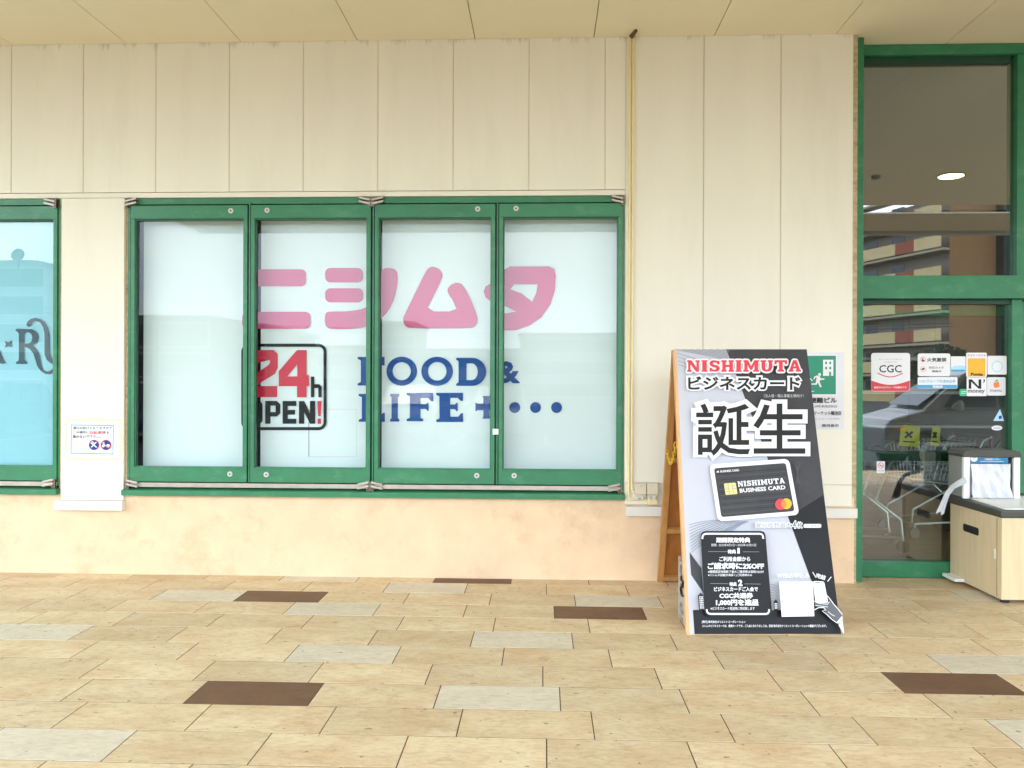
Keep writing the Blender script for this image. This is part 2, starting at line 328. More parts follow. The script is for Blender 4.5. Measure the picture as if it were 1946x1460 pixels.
# ---- tiled pavement: every tile a raised slab in one sheet
TL = {-1: .352, 0: .024, 1: .226, 2: .075, 3: .290, 4: .176, 5: .376, 6: .000, 7: .084, 8: .225, 9: .017, 10: .398}
def tile_mat(name, c, c2, dirt, island, spotamt):
    m = bpy.data.materials.new(name); m.use_nodes = True; t = m.node_tree; N = t.nodes.new; K = t.links.new; b = t.nodes['Principled BSDF']
    geo = N('ShaderNodeNewGeometry')
    off = N('ShaderNodeVectorMath'); off.operation = 'MULTIPLY_ADD'; off.inputs[1].default_value = (1, 1, 1)
    cmb = N('ShaderNodeCombineXYZ'); mu = N('ShaderNodeMath'); mu.operation = 'MULTIPLY'; mu.inputs[1].default_value = 37.0
    K(geo.outputs['Random Per Island'], mu.inputs[0]); K(mu.outputs[0], cmb.inputs[2]); K(geo.outputs['Position'], off.inputs[0]); K(cmb.outputs[0], off.inputs[2])
    def noise(scale, stretch, det, ro):
        mp = N('ShaderNodeMapping'); mp.inputs['Scale'].default_value = stretch; K(off.outputs[0], mp.inputs['Vector'])
        n = N('ShaderNodeTexNoise'); n.inputs['Scale'].default_value = scale; n.inputs['Detail'].default_value = det; n.inputs['Roughness'].default_value = ro; K(mp.outputs[0], n.inputs['Vector']); return n.outputs['Fac']
    def rng(x, a, b_, lo, hi):
        r = N('ShaderNodeMapRange'); r.inputs[1].default_value = a; r.inputs[2].default_value = b_; r.inputs[3].default_value = lo; r.inputs[4].default_value = hi; K(x, r.inputs[0]); return r.outputs[0]
    def mixc(f, a, bcol):
        x = N('ShaderNodeMix'); x.data_type = 'RGBA'; K(f, x.inputs[0])
        if isinstance(a, tuple): x.inputs[6].default_value = (*a, 1)
        else: K(a, x.inputs[6])
        x.inputs[7].default_value = (*bcol, 1); return x.outputs[2]
    col = mixc(rng(noise(2.6, (1.0, 1.7, 1), 7, .66), .36, .66, 0, 1), lin(c), lin(c2))
    col = mixc(rng(noise(17, (1.1, 3.2, 1), 7, .72), .46, .72, 0, .45), col, lin(dirt))
    col = mixc(rng(noise(7.0, (1.3, 1.6, 1), 9, .72), .55, .74, 0, spotamt), col, lin(dirt))
    col = mixc(rng(noise(26.0, (1, 1, 1), 2, .5), .70, .735, 0, .6), col, lin('5d4a36'))
    s = N('ShaderNodeVectorMath'); s.operation = 'SCALE'; K(col, s.inputs[0]); K(rng(geo.outputs['Random Per Island'], 0, 1, 1 - island, 1 + island), s.inputs['Scale'])
    K(s.outputs[0], b.inputs['Base Color']); b.inputs['Roughness'].default_value = 0.55; b.inputs['Specular IOR Level'].default_value = 0.35
    bp = N('ShaderNodeBump'); bp.inputs['Strength'].default_value = 0.15; bp.inputs['Distance'].default_value = 0.004; K(noise(20, (1, 4, 1), 5, .6), bp.inputs['Height']); K(bp.outputs[0], b.inputs['Normal'])
    return m
T_B = tile_mat('beige_tile', 'dfcfac', 'cfb48c', '927454', 0.09, 0.50)
T_W = tile_mat('pale_tile', 'dcd3bd', 'cfc6b1', '988a72', 0.03, 0.40)
T_D = tile_mat('brown_tile', '79593f', '674a35', '4a3628', 0.05, 0.3)
PALE = [(1, -2.774), (-1, -2.05), (2, -1.725), (0, -1.176), (1, .226), (4, -3.424), (4, -.424), (5, -1.424), (7, -.516), (9, -2.383), (5, 2.176), (8, 2.025), (0, 3.0), (3, -4.5), (12, -3.2), (13, 1.1)]
BROWN = [(1, -2.174), (-1, -.848), (2, .075), (7, -1.716), (6, 1.8), (4, 4.4), (13, -.7), (15, 2.0), (2, -5.0)]
fl = MB(); g = .0023
for k in range(-2, 26):
    y1 = 6.194 - k * .2992; y0 = y1 - .2992
    if k == -1: y1 = 6.194 + .2992; y0 = 6.194
    if k == -2: y1 = 6.80; y0 = 6.4932
    off = TL.get(k, (k * .217) % .6)
    i0 = int((-9 - off) / .6)
    for i in range(i0, i0 + 40):
        x = off + i * .6; mt = T_B
        for kk, xx in PALE:
            if kk == k and abs(xx - x) < .15: mt = T_W
        for kk, xx in BROWN:
            if kk == k and abs(xx - x) < .15: mt = T_D
        dz = random.uniform(-.0006, .0006)
        a, b, c, d = x + g, x + .6 - g, y0 + g, y1 - g; e = .0008
        fl.add([(a, c, -.0035), (b, c, -.0035), (b, d, -.0035), (a, d, -.0035), (a + e, c + e, dz), (b - e, c + e, dz), (b - e, d - e, dz), (a + e, d - e, dz)],
               [(4, 5, 6, 7), (0, 1, 5, 4), (1, 2, 6, 5), (2, 3, 7, 6), (3, 0, 4, 7)], mt)
grout = mat('grout', '5a4730', 0.95, 0.15, 12)
fl.box(-9.2, 15.2, -1.36, 6.8, -.13, -.0013, grout)
setp(fl.build('pavement'), kind='structure')
# ---- car park behind the viewer
asph = mat('asphalt', '3d3f41', 0.9, 0.15, 3, bump=0.3, bsc=80)
gm = MB(); gm.add([(-400, -400, -.13), (400, -400, -.13), (400, 300, -.13), (-400, 300, -.13)], [(0, 1, 2, 3)], asph)
setp(gm.build('car_park'), kind='structure')
mk = MB(); linepaint = mat('road_paint', 'd8d8d2', 0.7, 0.1)
for i in range(-16, 14):
    mk.box(i * 2.6, i * 2.6 + .12, -14, -9, -.13, -.126, linepaint)
    mk.box(i * 2.6, i * 2.6 + .12, -27, -22, -.13, -.126, linepaint)
mk.box(-42, 36, -18.1, -17.95, -.13, -.126, linepaint)
setp(mk.build('parking_lines'), kind='structure')

# ================================================================== SHOP BUILDING
shop = thing('shop_building', (0, WY, 0), 'cream panelled shop front with peach plaster base, green framed windows and a deep canopy', 'building')
xl0, xl1 = -9.0, wx(112, 600, WY)                     # left window opening
xw0, xw1 = wx(243, 600, WY), wx(1187, 600, WY)        # big window opening
zs, zt = 0.655, 3.0
JX = [-9.0, -8.41, -7.82, -7.23, -6.64, -6.05, -5.46, -4.866, -4.277, -3.687, -3.096, -2.502, -1.908, -1.314, -.718, -.124, .470, .632]
jw = .0035
def upper(b):
    for a, c in zip(JX, JX[1:]):
        b.box(a + jw, c - jw, WY, WY + .1, zt + .048, CZ, 'panel')
    for a, c in zip([.632, 1.232, 1.822], [1.232, 1.822, 2.375]):
        b.box(a + jw, c - jw, WY - .004, WY + .1, .80 if a > 5 else .765, CZ, 'panel')
        b.box(a + jw, c - jw, WY - .004, WY + .1, .597, .757, 'panel')
part(shop, 'wall_panel', upper, 0.003)
def backing(b):
    b.box(-9, .628, WY + .006, WY + .14, zt + .048, CZ, 'sealant')
    b.box(.628, 2.375, WY + .004, WY + .14, .60, CZ, 'sealant')
    b.box(-9, .628, WY + .004, WY + .14, zt + .006, zt + .044, 'panel')   # lintel strip
part(shop, 'panel_joint', backing)
for x0_, x1_, z0_, z1_ in ((.605, .632, .60, zt + .04), (xl1, xl1 + .036, .60, zt + .006), (wx(237.5, 600, WY), xw0, .69, zt + .006), (2.376, 2.412, 0.0, CZ)):
    part(shop, 'caulk_strip', lambda b: b.box(x0_, x1_, WY + .013, WY + .1, z0_, z1_, 'caulk'))
px0, px1 = wx(118, 600, WY), wx(237, 600, WY)
part(shop, 'pillar_panel', lambda b: b.box(px0, px1, WY - .012, WY + .1, .592, zt, 'panel'), 0.004)
part(shop, 'plinth_trim', lambda b: (b.box(px0 - .035, px1 + .006, WY - .045, WY + .08, .515, .59, 'trim'),))
part(shop, 'plinth_trim', lambda b: (b.box(.64, 2.40, WY - .045, WY + .08, .512, .585, 'trim'),))
part(shop, 'plaster_base', lambda b: (b.box(-9, 2.395, WY + .012, WY + .22, -.1, .66, 'plaster'),))
# canopy: panels with dark open joints, a slot of open sky, and a downstand fascia
CJ = [-3.338 + .9297 * i for i in range(-4, 20)]
def canopy(b):
    def sheet(x0, x1, y0, y1):
        xs = [x for x in CJ if x0 + .05 < x < x1 - .05]; e = [x0] + xs + [x1]
        for a, c in zip(e, e[1:]): b.box(a + .003, c - .003, y0, y1, CZ, CZ + .02, 'ceil')
    sheet(-9, -6.1, 2.2, WY + .5)
    sheet(-6.1, 4.62, -1.25, WY + .5)
    sheet(4.62, 14, .80, WY + .5); sheet(4.62, 14, -1.25, .20)
part(shop, 'canopy_soffit', canopy, 0.001)
part(shop, 'canopy_roof', lambda b: (b.box(-9, -6.1, 2.2, 16, CZ + .021, CZ + .045, 'gap'), b.box(-6.1, 4.62, -1.25, 16, CZ + .021, CZ + .045, 'gap'), b.box(4.62, 14, 1.1, 16, CZ + .021, CZ + .045, 'gap'), b.box(4.62, 14, -1.25, .0, CZ + .021, CZ + .045, 'gap')))
part(shop, 'canopy_fascia', lambda b: (b.box(-6.1, 4.62, -1.45, -1.252, CZ - .05, CZ + .5, 'lightgrey'), b.box(4.62, 14, -1.45, -1.252, CZ - .05, CZ + .06, 'lightgrey'), b.box(-6.12, -6.05, -1.25, 2.2, CZ - .03, CZ + .4, 'lightgrey'), b.box(-9, -6.14, 2.0, 2.198, CZ - .05, CZ + .5, 'lightgrey')))
# shell behind the facade
def shell(b):
    b.box(-9.2, -9, WY - .02, 16, -.1, CZ, 'dark'); b.box(-9, 14, 13.0, 13.2, -.1, CZ, 'dark')
    b.box(-9, 2.39, WY + .9, WY + 1.0, -.1, CZ, 'dark')
part(shop, 'inner_wall', shell)
part(shop, 'inner_ceiling', lambda b: b.box(2.4, 14, WY + .51, 13, CZ - .03, CZ + .0, 'white'))  # white ceiling added to brighten the transom glass
ifloor = mat('inner_floor', '7c6440', 0.28, 0.25, 3, (.4, 3, 1), spot='3a3124', spotamt=0.7, spotsc=2.0, spotlo=0.5)
part(shop, 'inner_floor', lambda b: b.box(-9, 14, 6.801, 13, -.1, -.004, ifloor))
# canopy lamps (one mirrored in the door glass, the other out of view)
lampm = emis('lamp_diffuser', 'ffeeb0', 4.0)
for nm, (x, y) in (('recessed_downlight', (5.23, 2.55)), ('recessed_downlight', (0.9, 2.55))):
    t = thing(nm, (x, y, CZ - .004), 'round lit downlight recessed in the canopy' + (' ahead of the doors' if x > 3 else ' ahead of the poster board'), 'ceiling light', 'downlights in the canopy')
    part(t, 'ring', lambda b: b.disc((x, y, CZ - .012), .168, .010, (0, 0, 1), 'black', 32))
    part(t, 'diffuser', lambda b: b.disc((x, y, CZ - .016), .15, .006, (0, 0, 1), lampm, 32))

t = thing('smoke_detector', (4.28, 2.55, CZ - .02), 'small dark detector on the canopy soffit left of the lit downlight', 'detector')
part(t, 'detector_body', lambda b: b.tube([(4.28, 2.55, CZ - .001), (4.28, 2.55, CZ - .03), (4.28, 2.55, CZ - .045)], [.06, .055, .03], 'charcoal', 16))
# ---------------------------------------------------------------- windows
GY = WY + .035     # glass plane
def window(parent, spans, hinge_u, washers, gtops, label, gm='glass'):
    """spans: sash x ranges; folding sashes in a shallow frame"""
    win = part(parent, 'window', lambda b: (b.box(spans[0][0] - .012, spans[-1][1] + .012, WY + .02, WY + .13, zt - .046, zt + .004, 'green'),
        b.box(spans[0][0] - .030, spans[0][0] - .003, WY + .012, WY + .13, .70, zt - .046, 'green'), b.box(spans[-1][1] + .003, spans[-1][1] + .022, WY + .012, WY + .13, .70, zt - .046, 'green')), 0.002, label)
    x0, x1 = spans[0][0] - .03, spans[-1][1] + .012
    part(win, 'sill', lambda b: b.prism([(x0 - .02, WY - .045, .636), (x0 - .02, WY - .045, .672), (x0 - .02, WY - .038, .680), (x0 - .02, WY + .12, .698), (x0 - .02, WY + .12, .636)], (x1 - x0 + .03, 0, 0), 'green'), 0.002)
    part(win, 'bottom_track', lambda b: b.box(x0 + .01, x1 - .01, WY + .002, WY + .05, .698, .733, 'steel'), 0.002)
    for (a, c) in spans:
        zb, zz = .742, zt - .058
        def sash(b):
            sw = .032
            b.box(a, c, WY, WY + .06, zz - .105, zz, 'green'); b.box(a, c, WY, WY + .06, zb, zb + .112, 'green')
            b.box(a, a + sw, WY - .001, WY + .06, zb + .112, zz - .105, 'green'); b.box(c - sw, c, WY - .001, WY + .06, zb + .112, zz - .105, 'green')
            # glazing bead
            b.box(a + sw, c - sw, WY + .008, WY + .05, zz - .118, zz - .105, 'greendark'); b.box(a + sw, c - sw, WY + .006, WY + .05, zb + .112, zb + .122, 'green')
            b.box(a + sw, a + sw + .008, WY + .008, WY + .05, zb + .122, zz - .118, 'greendark'); b.box(c - sw - .006, c - sw, WY + .010, WY + .05, zb + .122, zz - .118, 'green')
        part(win, 'sash', sash, 0.0025)
        part(win, 'glass_pane', lambda b: b.box(a + .034, c - .034, GY, GY + .006, zb + .115, zz - .110, gm))
        part(win, 'cover_strip', lambda b: b.box(a - .0185, a - .0075, WY + .008, WY + .1, zb, zz + .03, 'green'))
        part(win, 'seal', lambda b: b.box(a - .028, a - .001, WY + .03, WY + .1, zb, zz, 'greendark'))
    for u, sl, top in hinge_u:
        z = zt - .032 if top else .728
        def hg(b):
            s = (.02 if top else -.02) * sl
            for k in (-1, 1):
                b.obox((u - .045, WY - .028, z + k * .015 - .009 + (s / 2)), (.09, 0, -s), (0, .05, 0), (0, 0, .018), 'steel')
            b.box(u - .012 + sl * .04, u + .012 + sl * .04, WY - .02, WY + .02, z - .045, z + .03, 'hinge')
        part(win, 'hinge', hg, 0.003)
    for u, z in washers:
        def ws(b):
            b.disc((u, WY - .006, z), .0205, .006, (0, 1, 0), 'lightgrey', 20); b.disc((u, WY - .009, z), .007, .004, (0, 1, 0), 'hinge', 10)
        part(win, 'washer', ws)
    return win
def X(u): return wx(u, 650, WY)
main_spans = [(X(248), X(469.5)), (X(476), X(704)), (X(711.5), X(940.5)), (X(948), X(1182))]
zw = lambda u, v: (X(u), wz(u, v, WY))
w_main = window(shop, main_spans, [(X(250), -1, True), (X(693), 1, True), (X(718), -1, True), (X(1172), 1, True), (X(254), -1, False), (X(692), 1, False), (X(718), -1, False), (X(1168), 1, False)],
    [zw(438, 401), zw(507, 400), zw(907, 397.5), zw(980, 396.5), zw(438, 901), zw(507, 902), zw(907, 904), zw(978, 904)], None, 'wide four pane folding window with green frames')
lw = X(108)
w_left = window(shop, [(lw - 1.06 * 4, lw - 1.06 * 3 - .015), (lw - 1.06 * 3, lw - 1.06 * 2 - .015), (lw - 2.12, lw - 1.075), (lw - 1.06, lw)], [(X(96), 1, True), (X(95), 1, False)], [], None, 'green framed window with pale blue boards, cut by the left edge', 'leftglass')
# white boards standing behind each pane
for (a, c) in main_spans:
    o = part(None, 'display_board', lambda b: b.box(a + .030, c - .030, GY + .115, GY + .125, .80, 2.87, 'board'))
for i, o in enumerate([o for o in bpy.data.objects if o.name.startswith('display_board')]):
    setp(o, ['plain white board behind the leftmost pane of the wide window', 'white board behind the pane with the red 24', 'white board behind the pane with the letters FOOD', 'white board behind the pane with three blue dots'][i], 'board', 'white boards behind the wide window')
NY = Vector((0, -1, 0))
bo = [o for o in bpy.data.objects if o.get('label', '').endswith('red 24')][0]
A = Art((0, GY + .115, 0), NY, (0, 0, 1), step=.0001, base=.0004)
A.line('seam', 'midgrey', [(587, 783), (587, 868)], 1.6); A.line('seam', 'lightgrey', [(587, 868), (678, 868), (678, 778), (587, 778)], 1.2); A.build(bo)
lb = part(None, 'display_board', lambda b: b.box(lw - 4.3, lw - .028, GY + .03, GY + .04, .80, 2.87, 'blueboard'))
setp(lb, 'pale blue board behind the cut off window at the left edge', 'board')

# ---------------------------------------------------------------- vinyl lettering on the window glass
ZY = GY + .108
# the vinyl lies on the inner face of the panes
z7, z8 = (440, 480, .24656), (760, 480, .24656)
def glass_thing(name, label, cat, at, fn, group=None, zy=None):
    t = thing(name, at, label, cat, group)
    A = Art((0, zy or ZY, 0), NY, (0, 0, 1), step=0.0002, base=0.0006); fn(A)
    A.build(t); return t
def T(A, z): A.t = z
def ni(A):
    T(A, z7); A.rrect('character', 'pink', 118, 130, 574, 260, 38); A.rrect('character', 'pink', 82, 458, 609, 589, 42)
def shi(A):
    T(A, z7); A.rrect('character', 'pink', 722, 120, 1011, 230, 40); A.rrect('character', 'pink', 722, 276, 1013, 384, 40)
    A.fill('character', 'pink', [[(722, 470), (745, 455), (900, 455), (1010, 438), (1085, 395), (1130, 320), (1150, 230), (1146, 160), (1165, 126), (1215, 118), (1265, 130), (1284, 175), (1274, 290), (1240, 400), (1180, 490), (1090, 560), (960, 588), (780, 592), (735, 580), (718, 545)]], 1)
def mu(A):
    T(A, z8); A.fill('character', 'pink', [chaikin([(28, 490), (205, 140), (240, 100), (285, 108), (335, 150), (330, 200), (262, 330)], 1) and [(28, 495), (120, 310), (195, 155), (222, 118), (255, 108), (300, 125), (328, 160), (328, 195), (262, 330), (200, 455), (442, 455), (415, 380), (370, 315), (366, 280), (392, 248), (440, 229), (485, 250), (540, 345), (592, 480), (600, 525), (582, 570), (545, 586), (80, 586), (40, 568), (25, 530)]], 1)
def ta(A):
    T(A, z8); A.fill('character', 'pink', [
        [(646, 300), (660, 262), (700, 240), (735, 225), (765, 190), (800, 138), (845, 108), (1150, 107), (1192, 130), (1201, 180), (1195, 290), (1160, 400), (1090, 500), (1000, 562), (900, 597), (790, 602), (735, 590), (712, 550), (720, 500), (760, 473), (830, 468), (895, 456), (840, 425), (780, 400), (700, 376), (658, 345)],
        [(850, 284), (880, 245), (1062, 245), (1052, 310), (1020, 382), (940, 318)]], 0)
for nm, lb_, x, fn in (('katakana_letter', 'pink two bar character, first of the big katakana on the window', 530, ni), ('katakana_letter', 'pink character of two short bars and a long hook on the window', 685, shi),
                       ('katakana_letter', 'pink triangular character with a slanted stroke on the window', 836, mu), ('katakana_letter', 'pink rounded character with an enclosed white patch on the window', 1004, ta)):
    glass_thing(nm, lb_, 'lettering', wp(x, 625, ZY), fn, 'big pink katakana on the window')
def sign24(A):
    T(A, z7)
    A.rrect('border', 'vinylblack', 75, 703, 733, 1370, 62, 24)
    A.fill('digit', 'crimson', [[(128, 800), (172, 752), (325, 752), (356, 782), (356, 890), (335, 935), (210, 1012), (196, 1030), (352, 1030), (352, 1115), (110, 1115), (110, 1020), (135, 970), (285, 868), (297, 850), (297, 828), (205, 850), (200, 880), (128, 880)]])
    A.fill('digit', 'crimson', [[(505, 752), (578, 752), (578, 945), (597, 945), (597, 1030), (578, 1030), (578, 1116), (505, 1116), (505, 1030), (365, 1030), (365, 915)], [(507, 862), (507, 955), (430, 955)]])
    A.fill('lettering', 'vinylblack', [[(612, 957), (638, 957), (638, 1015), (675, 1015), (695, 1035), (695, 1116), (669, 1116), (669, 1045), (638, 1045), (638, 1116), (612, 1116)]])
    A.rrect('lettering', 'vinylblack', 125, 1145, 240, 1320, 32, 34)
    A.fill('lettering', 'vinylblack', [[(260, 1145), (350, 1145), (376, 1170), (376, 1240), (350, 1264), (300, 1264), (300, 1320), (260, 1320)], [(300, 1180), (340, 1180), (340, 1230), (300, 1230)]])
    A.fill('lettering', 'vinylblack', [[(394, 1145), (500, 1145), (500, 1183), (434, 1183), (434, 1213), (490, 1213), (490, 1250), (434, 1250), (434, 1282), (500, 1282), (500, 1320), (394, 1320)]])
    A.fill('lettering', 'vinylblack', [[(520, 1145), (560, 1145), (605, 1240), (605, 1145), (645, 1145), (645, 1320), (605, 1320), (560, 1228), (560, 1320), (520, 1320)]])
    A.fill('exclamation_mark', 'crimson', [[(662, 1145), (694, 1145), (688, 1262), (668, 1262)]]); A.rect('exclamation_mark', 'crimson', 664, 1280, 690, 1320)
glass_thing('opening_hours_sign', 'black bordered sign reading 24h OPEN! on the window glass', 'window sign', wp(540, 818, ZY), sign24)
def slab(A, nm, mt, ch, x0, y0, x1, y1, s=.25):
    """fat slab serif capitals from closed outlines in a unit box"""
    W, H = x1 - x0, y1 - y0; sx = s; k = .10
    def f(*loops): A.fill(nm, mt, [[(x0 + a * W, y0 + b * H) for a, b in l] for l in loops])
    if ch == 'F': f([(0, 0), (1, 0), (1, .30), (.92, .30), (.80, .18), (.52, .18), (.52, .40), (.72, .40), (.78, .34), (.82, .34), (.82, .64), (.78, .64), (.72, .57), (.52, .57), (.52, .88), (.62, .93), (.62, 1), (0, 1), (0, .93), (.12, .88), (.12, .12), (0, .07)])
    if ch == 'E': f([(0, 0), (1, 0), (1, .28), (.93, .28), (.80, .17), (.52, .17), (.52, .40), (.70, .40), (.76, .34), (.80, .34), (.80, .63), (.76, .63), (.70, .56), (.52, .56), (.52, .82), (.82, .82), (.93, .70), (1, .70), (1, 1), (0, 1), (0, .93), (.12, .88), (.12, .12), (0, .07)])
    if ch == 'L': f([(0, 0), (.62, 0), (.62, .07), (.52, .12), (.52, .80), (.80, .80), (.93, .68), (1, .68), (1, 1), (0, 1), (0, .93), (.12, .88), (.12, .12), (0, .07)])
    if ch == 'I': f([(0, 0), (1, 0), (1, .07), (.84, .12), (.84, .88), (1, .93), (1, 1), (0, 1), (0, .93), (.16, .88), (.16, .12), (0, .07)])
    if ch == 'D':
        arc = [(.55 + .45 * math.sin(R(a)), .5 - .5 * math.cos(R(a))) for a in range(0, 181, 15)]; arc2 = [(.52 + .20 * math.sin(R(a)), .5 - .30 * math.cos(R(a))) for a in range(0, 181, 15)]
        f([(0, 0)] + arc + [(0, 1), (0, .93), (.08, .88), (.08, .12), (0, .07)], [(.34, .20)] + arc2 + [(.34, .80)])
    if ch == 'O': f([(.5 + .5 * math.cos(R(a)), .5 + .5 * math.sin(R(a))) for a in range(0, 360, 12)], [(.5 + .26 * math.cos(R(a)), .5 + .29 * math.sin(R(a))) for a in range(0, 360, 12)])
    if ch == 'N': f([(0, 0), (.34, 0), (.74, .60), (.74, .16), (.66, .16), (.66, 0), (1, 0), (1, .16), (.93, .16), (.93, 1), (.70, 1), (.27, .36), (.27, .84), (.35, .84), (.35, 1), (0, 1), (0, .84), (.08, .84), (.08, .16), (0, .16)])
    if ch == 'H': f([(0, 0), (.43, 0), (.43, .17), (.36, .17), (.36, .40), (.64, .40), (.64, .17), (.57, .17), (.57, 0), (1, 0), (1, .17), (.92, .17), (.92, .83), (1, .83), (1, 1), (.57, 1), (.57, .83), (.64, .83), (.64, .60), (.36, .60), (.36, .83), (.43, .83), (.43, 1), (0, 1), (0, .83), (.08, .83), (.08, .17), (0, .17)])
    if ch == 'M': f([(0, 0), (.30, 0), (.50, .52), (.70, 0), (1, 0), (1, .16), (.94, .16), (.94, .84), (1, .84), (1, 1), (.64, 1), (.64, .84), (.71, .84), (.71, .42), (.55, .84), (.45, .84), (.27, .42), (.27, .84), (.34, .84), (.34, 1), (0, 1), (0, .84), (.06, .84), (.06, .16), (0, .16)])
    if ch == 'U': f([(0, 0), (.45, 0), (.45, .16), (.37, .16), (.37, .66), (.42, .78), (.5, .82), (.58, .78), (.66, .66), (.66, .16), (.58, .16), (.58, 0), (1, 0), (1, .16), (.92, .16), (.92, .68), (.84, .88), (.68, .98), (.5, 1), (.32, .98), (.16, .88), (.08, .68), (.08, .16), (0, .16)])
    if ch == 'T': f([(0, 0), (1, 0), (1, .36), (.86, .36), (.80, .18), (.65, .18), (.65, .84), (.76, .84), (.76, 1), (.24, 1), (.24, .84), (.35, .84), (.35, .18), (.20, .18), (.14, .36), (0, .36)])
    if ch == 'A': f([(.36, 0), (.64, 0), (.92, .84), (1, .84), (1, 1), (.58, 1), (.58, .84), (.64, .84), (.61, .72), (.37, .72), (.34, .84), (.40, .84), (.40, 1), (0, 1), (0, .84), (.08, .84)], [(.49, .28), (.42, .55), (.56, .55)])
    if ch == 'S': f([(.95, .05), (.95, .38), (.80, .38), (.68, .22), (.5, .18), (.34, .24), (.38, .36), (.75, .44), (.95, .56), (1, .74), (.88, .92), (.66, 1), (.4, .98), (.2, .93), (.2, 1), (.04, 1), (.04, .64), (.2, .64), (.32, .78), (.5, .82), (.66, .77), (.64, .66), (.3, .57), (.1, .46), (.02, .28), (.1, .1), (.32, 0), (.55, .01), (.8, .07), (.8, .05)])
def word(A, nm, mt, wd, x0, x1, y0, y1, gap=.12):
    wts = {'I': .52, 'M': 1.25, 'S': .85}; tot = sum(wts.get(c, 1) for c in wd); u = (x1 - x0) / (tot + gap * (len(wd) - 1)); x = x0
    for c in wd:
        ww = wts.get(c, 1) * u; slab(A, nm, mt, c, x, y0, x + ww, y1); x += ww + gap * u
def food(A):
    T(A, z7); slab(A, 'letter', 'navy', 'F', 972, 805, 1180, 1025); A.circ('letter', 'navy', 1312, 915, 118, 70, 112)
    T(A, z8); A.circ('letter', 'navy', 287, 916, 122, 72, 112); slab(A, 'letter', 'navy', 'D', 434, 812, 664, 1027)
    A.text('ampersand', 'navy', '&', 742, 838, 928, 1010, .035)
def life(A):
    T(A, z7); slab(A, 'letter', 'navy', 'L', 980, 1090, 1182, 1305); slab(A, 'letter', 'navy', 'I', 1222, 1090, 1293, 1303)
    T(A, z8); slab(A, 'letter', 'navy', 'F', 52, 1082, 258, 1300); slab(A, 'letter', 'navy', 'E', 280, 1082, 486, 1306)
    A.fill('plus_sign', 'navy', [[(636, 1106), (696, 1106), (690, 1122), (690, 1165), (735, 1165), (750, 1158), (750, 1222), (735, 1216), (690, 1216), (690, 1262), (696, 1280), (636, 1280), (643, 1262), (643, 1216), (600, 1216), (582, 1224), (582, 1156), (600, 1165), (643, 1165), (643, 1122)]])
    for i, cx in enumerate((885, 1045, 1207)): A.circ('dot' + ' ' * i, 'navy', cx, 1195, 42)
glass_thing('slogan_lettering', 'blue slab serif letters FOOD & on the window glass', 'lettering', wp(830, 736, ZY), food, 'blue slogan on the window')
glass_thing('slogan_lettering', 'blue slab serif letters LIFE + with three dots on the window glass', 'lettering', wp(830, 804, ZY), life, 'blue slogan on the window')
def aru(A):
    T(A, (0, 580, .09592))
    A.fill('letter', 'teal', [[(310, 485), (340, 470), (620, 478), (700, 510), (755, 575), (765, 650), (735, 735), (650, 795), (720, 860), (770, 960), (800, 1100), (830, 1230), (870, 1290), (940, 1318), (1010, 1295), (1060, 1240), (1080, 1330), (1000, 1372), (900, 1365), (810, 1310), (740, 1210), (700, 1080), (660, 960), (600, 880), (540, 840), (482, 830), (482, 1060), (500, 1105), (545, 1135), (540, 1165), (318, 1165), (315, 1135), (365, 1100), (375, 1050), (375, 570), (350, 530), (312, 510)],
                               [(482, 575), (510, 540), (560, 535), (620, 570), (642, 640), (625, 720), (580, 755), (482, 768)]])
    A.fill('letter', 'teal', [[(525, 390), (545, 330), (610, 275), (700, 253), (800, 275), (890, 340), (950, 450), (985, 590), (985, 940), (1010, 1030), (1060, 1085), (1110, 1100), (1110, 1175), (1020, 1160), (930, 1090), (885, 990), (880, 560), (850, 420), (790, 340), (710, 312), (660, 335), (625, 400), (580, 425), (540, 415)]])
    A.fill('star', 'teal', [[(95, 712), (165, 735), (238, 712), (218, 778), (235, 838), (165, 815), (95, 845), (118, 778)]])
    A.fill('letter', 'teal', [[(-160, 860), (0, 900), (45, 1040), (105, 1130), (100, 1158), (-60, 1158), (-30, 1120), (-60, 1060), (-160, 1060)]])
glass_thing('ornate_lettering', 'dark teal ornate serif letters with a star on the pale blue window', 'lettering', wp(50, 705, GY + .024), aru, None, GY + .024)
o = part(None, 'latch_cover', lambda b: b.box(X(937), X(948), WY - .014, WY - .002, wz(942, 826, WY), wz(942, 815, WY), 'whiteplastic'), 0.002)
setp(o, 'small white latch cover on the third green window stile', 'latch')

# ---------------------------------------------------------------- entrance
DY = 6.60
xj0, xj1 = 2.413, 2.478
xm0 = wx(1916, 800, DY)
ent = part(shop, 'entrance', lambda b: (b.box(xj0, xj1, 6.40, DY + .1, -.004, CZ - .002, 'green'),
    b.box(xj1, 8.0, DY - .06, DY + .1, 4.15, CZ - .004, 'green'), b.box(xj1, 8.0, DY - .10, DY + .1, 2.214, 2.395, 'green')), 0.003, 'tall green framed entrance with transom lights')
part(ent, 'bottom_rail', lambda b: b.box(xj1, xm0, DY - .045, DY + .06, .004, .128, 'green'), 0.004)
part(ent, 'mullion', lambda b: b.box(xm0, xm0 + .075, DY - .05, DY + .1, .004, 2.212, 'green'), 0.003)
part(ent, 'mullion', lambda b: b.box(xm0 + .035, xm0 + .11, DY - .05, DY + .1, 2.397, 4.148, 'green'), 0.003)
part(ent, 'head_rail', lambda b: b.box(xj1 + .001, xm0, DY - .02, DY + .05, 4.09, 4.149, 'greendark'), 0.002)
part(ent, 'head_rail', lambda b: b.box(xj1 + .001, xm0, DY - .03, DY + .05, 2.175, 2.213, 'greendark'), 0.002)
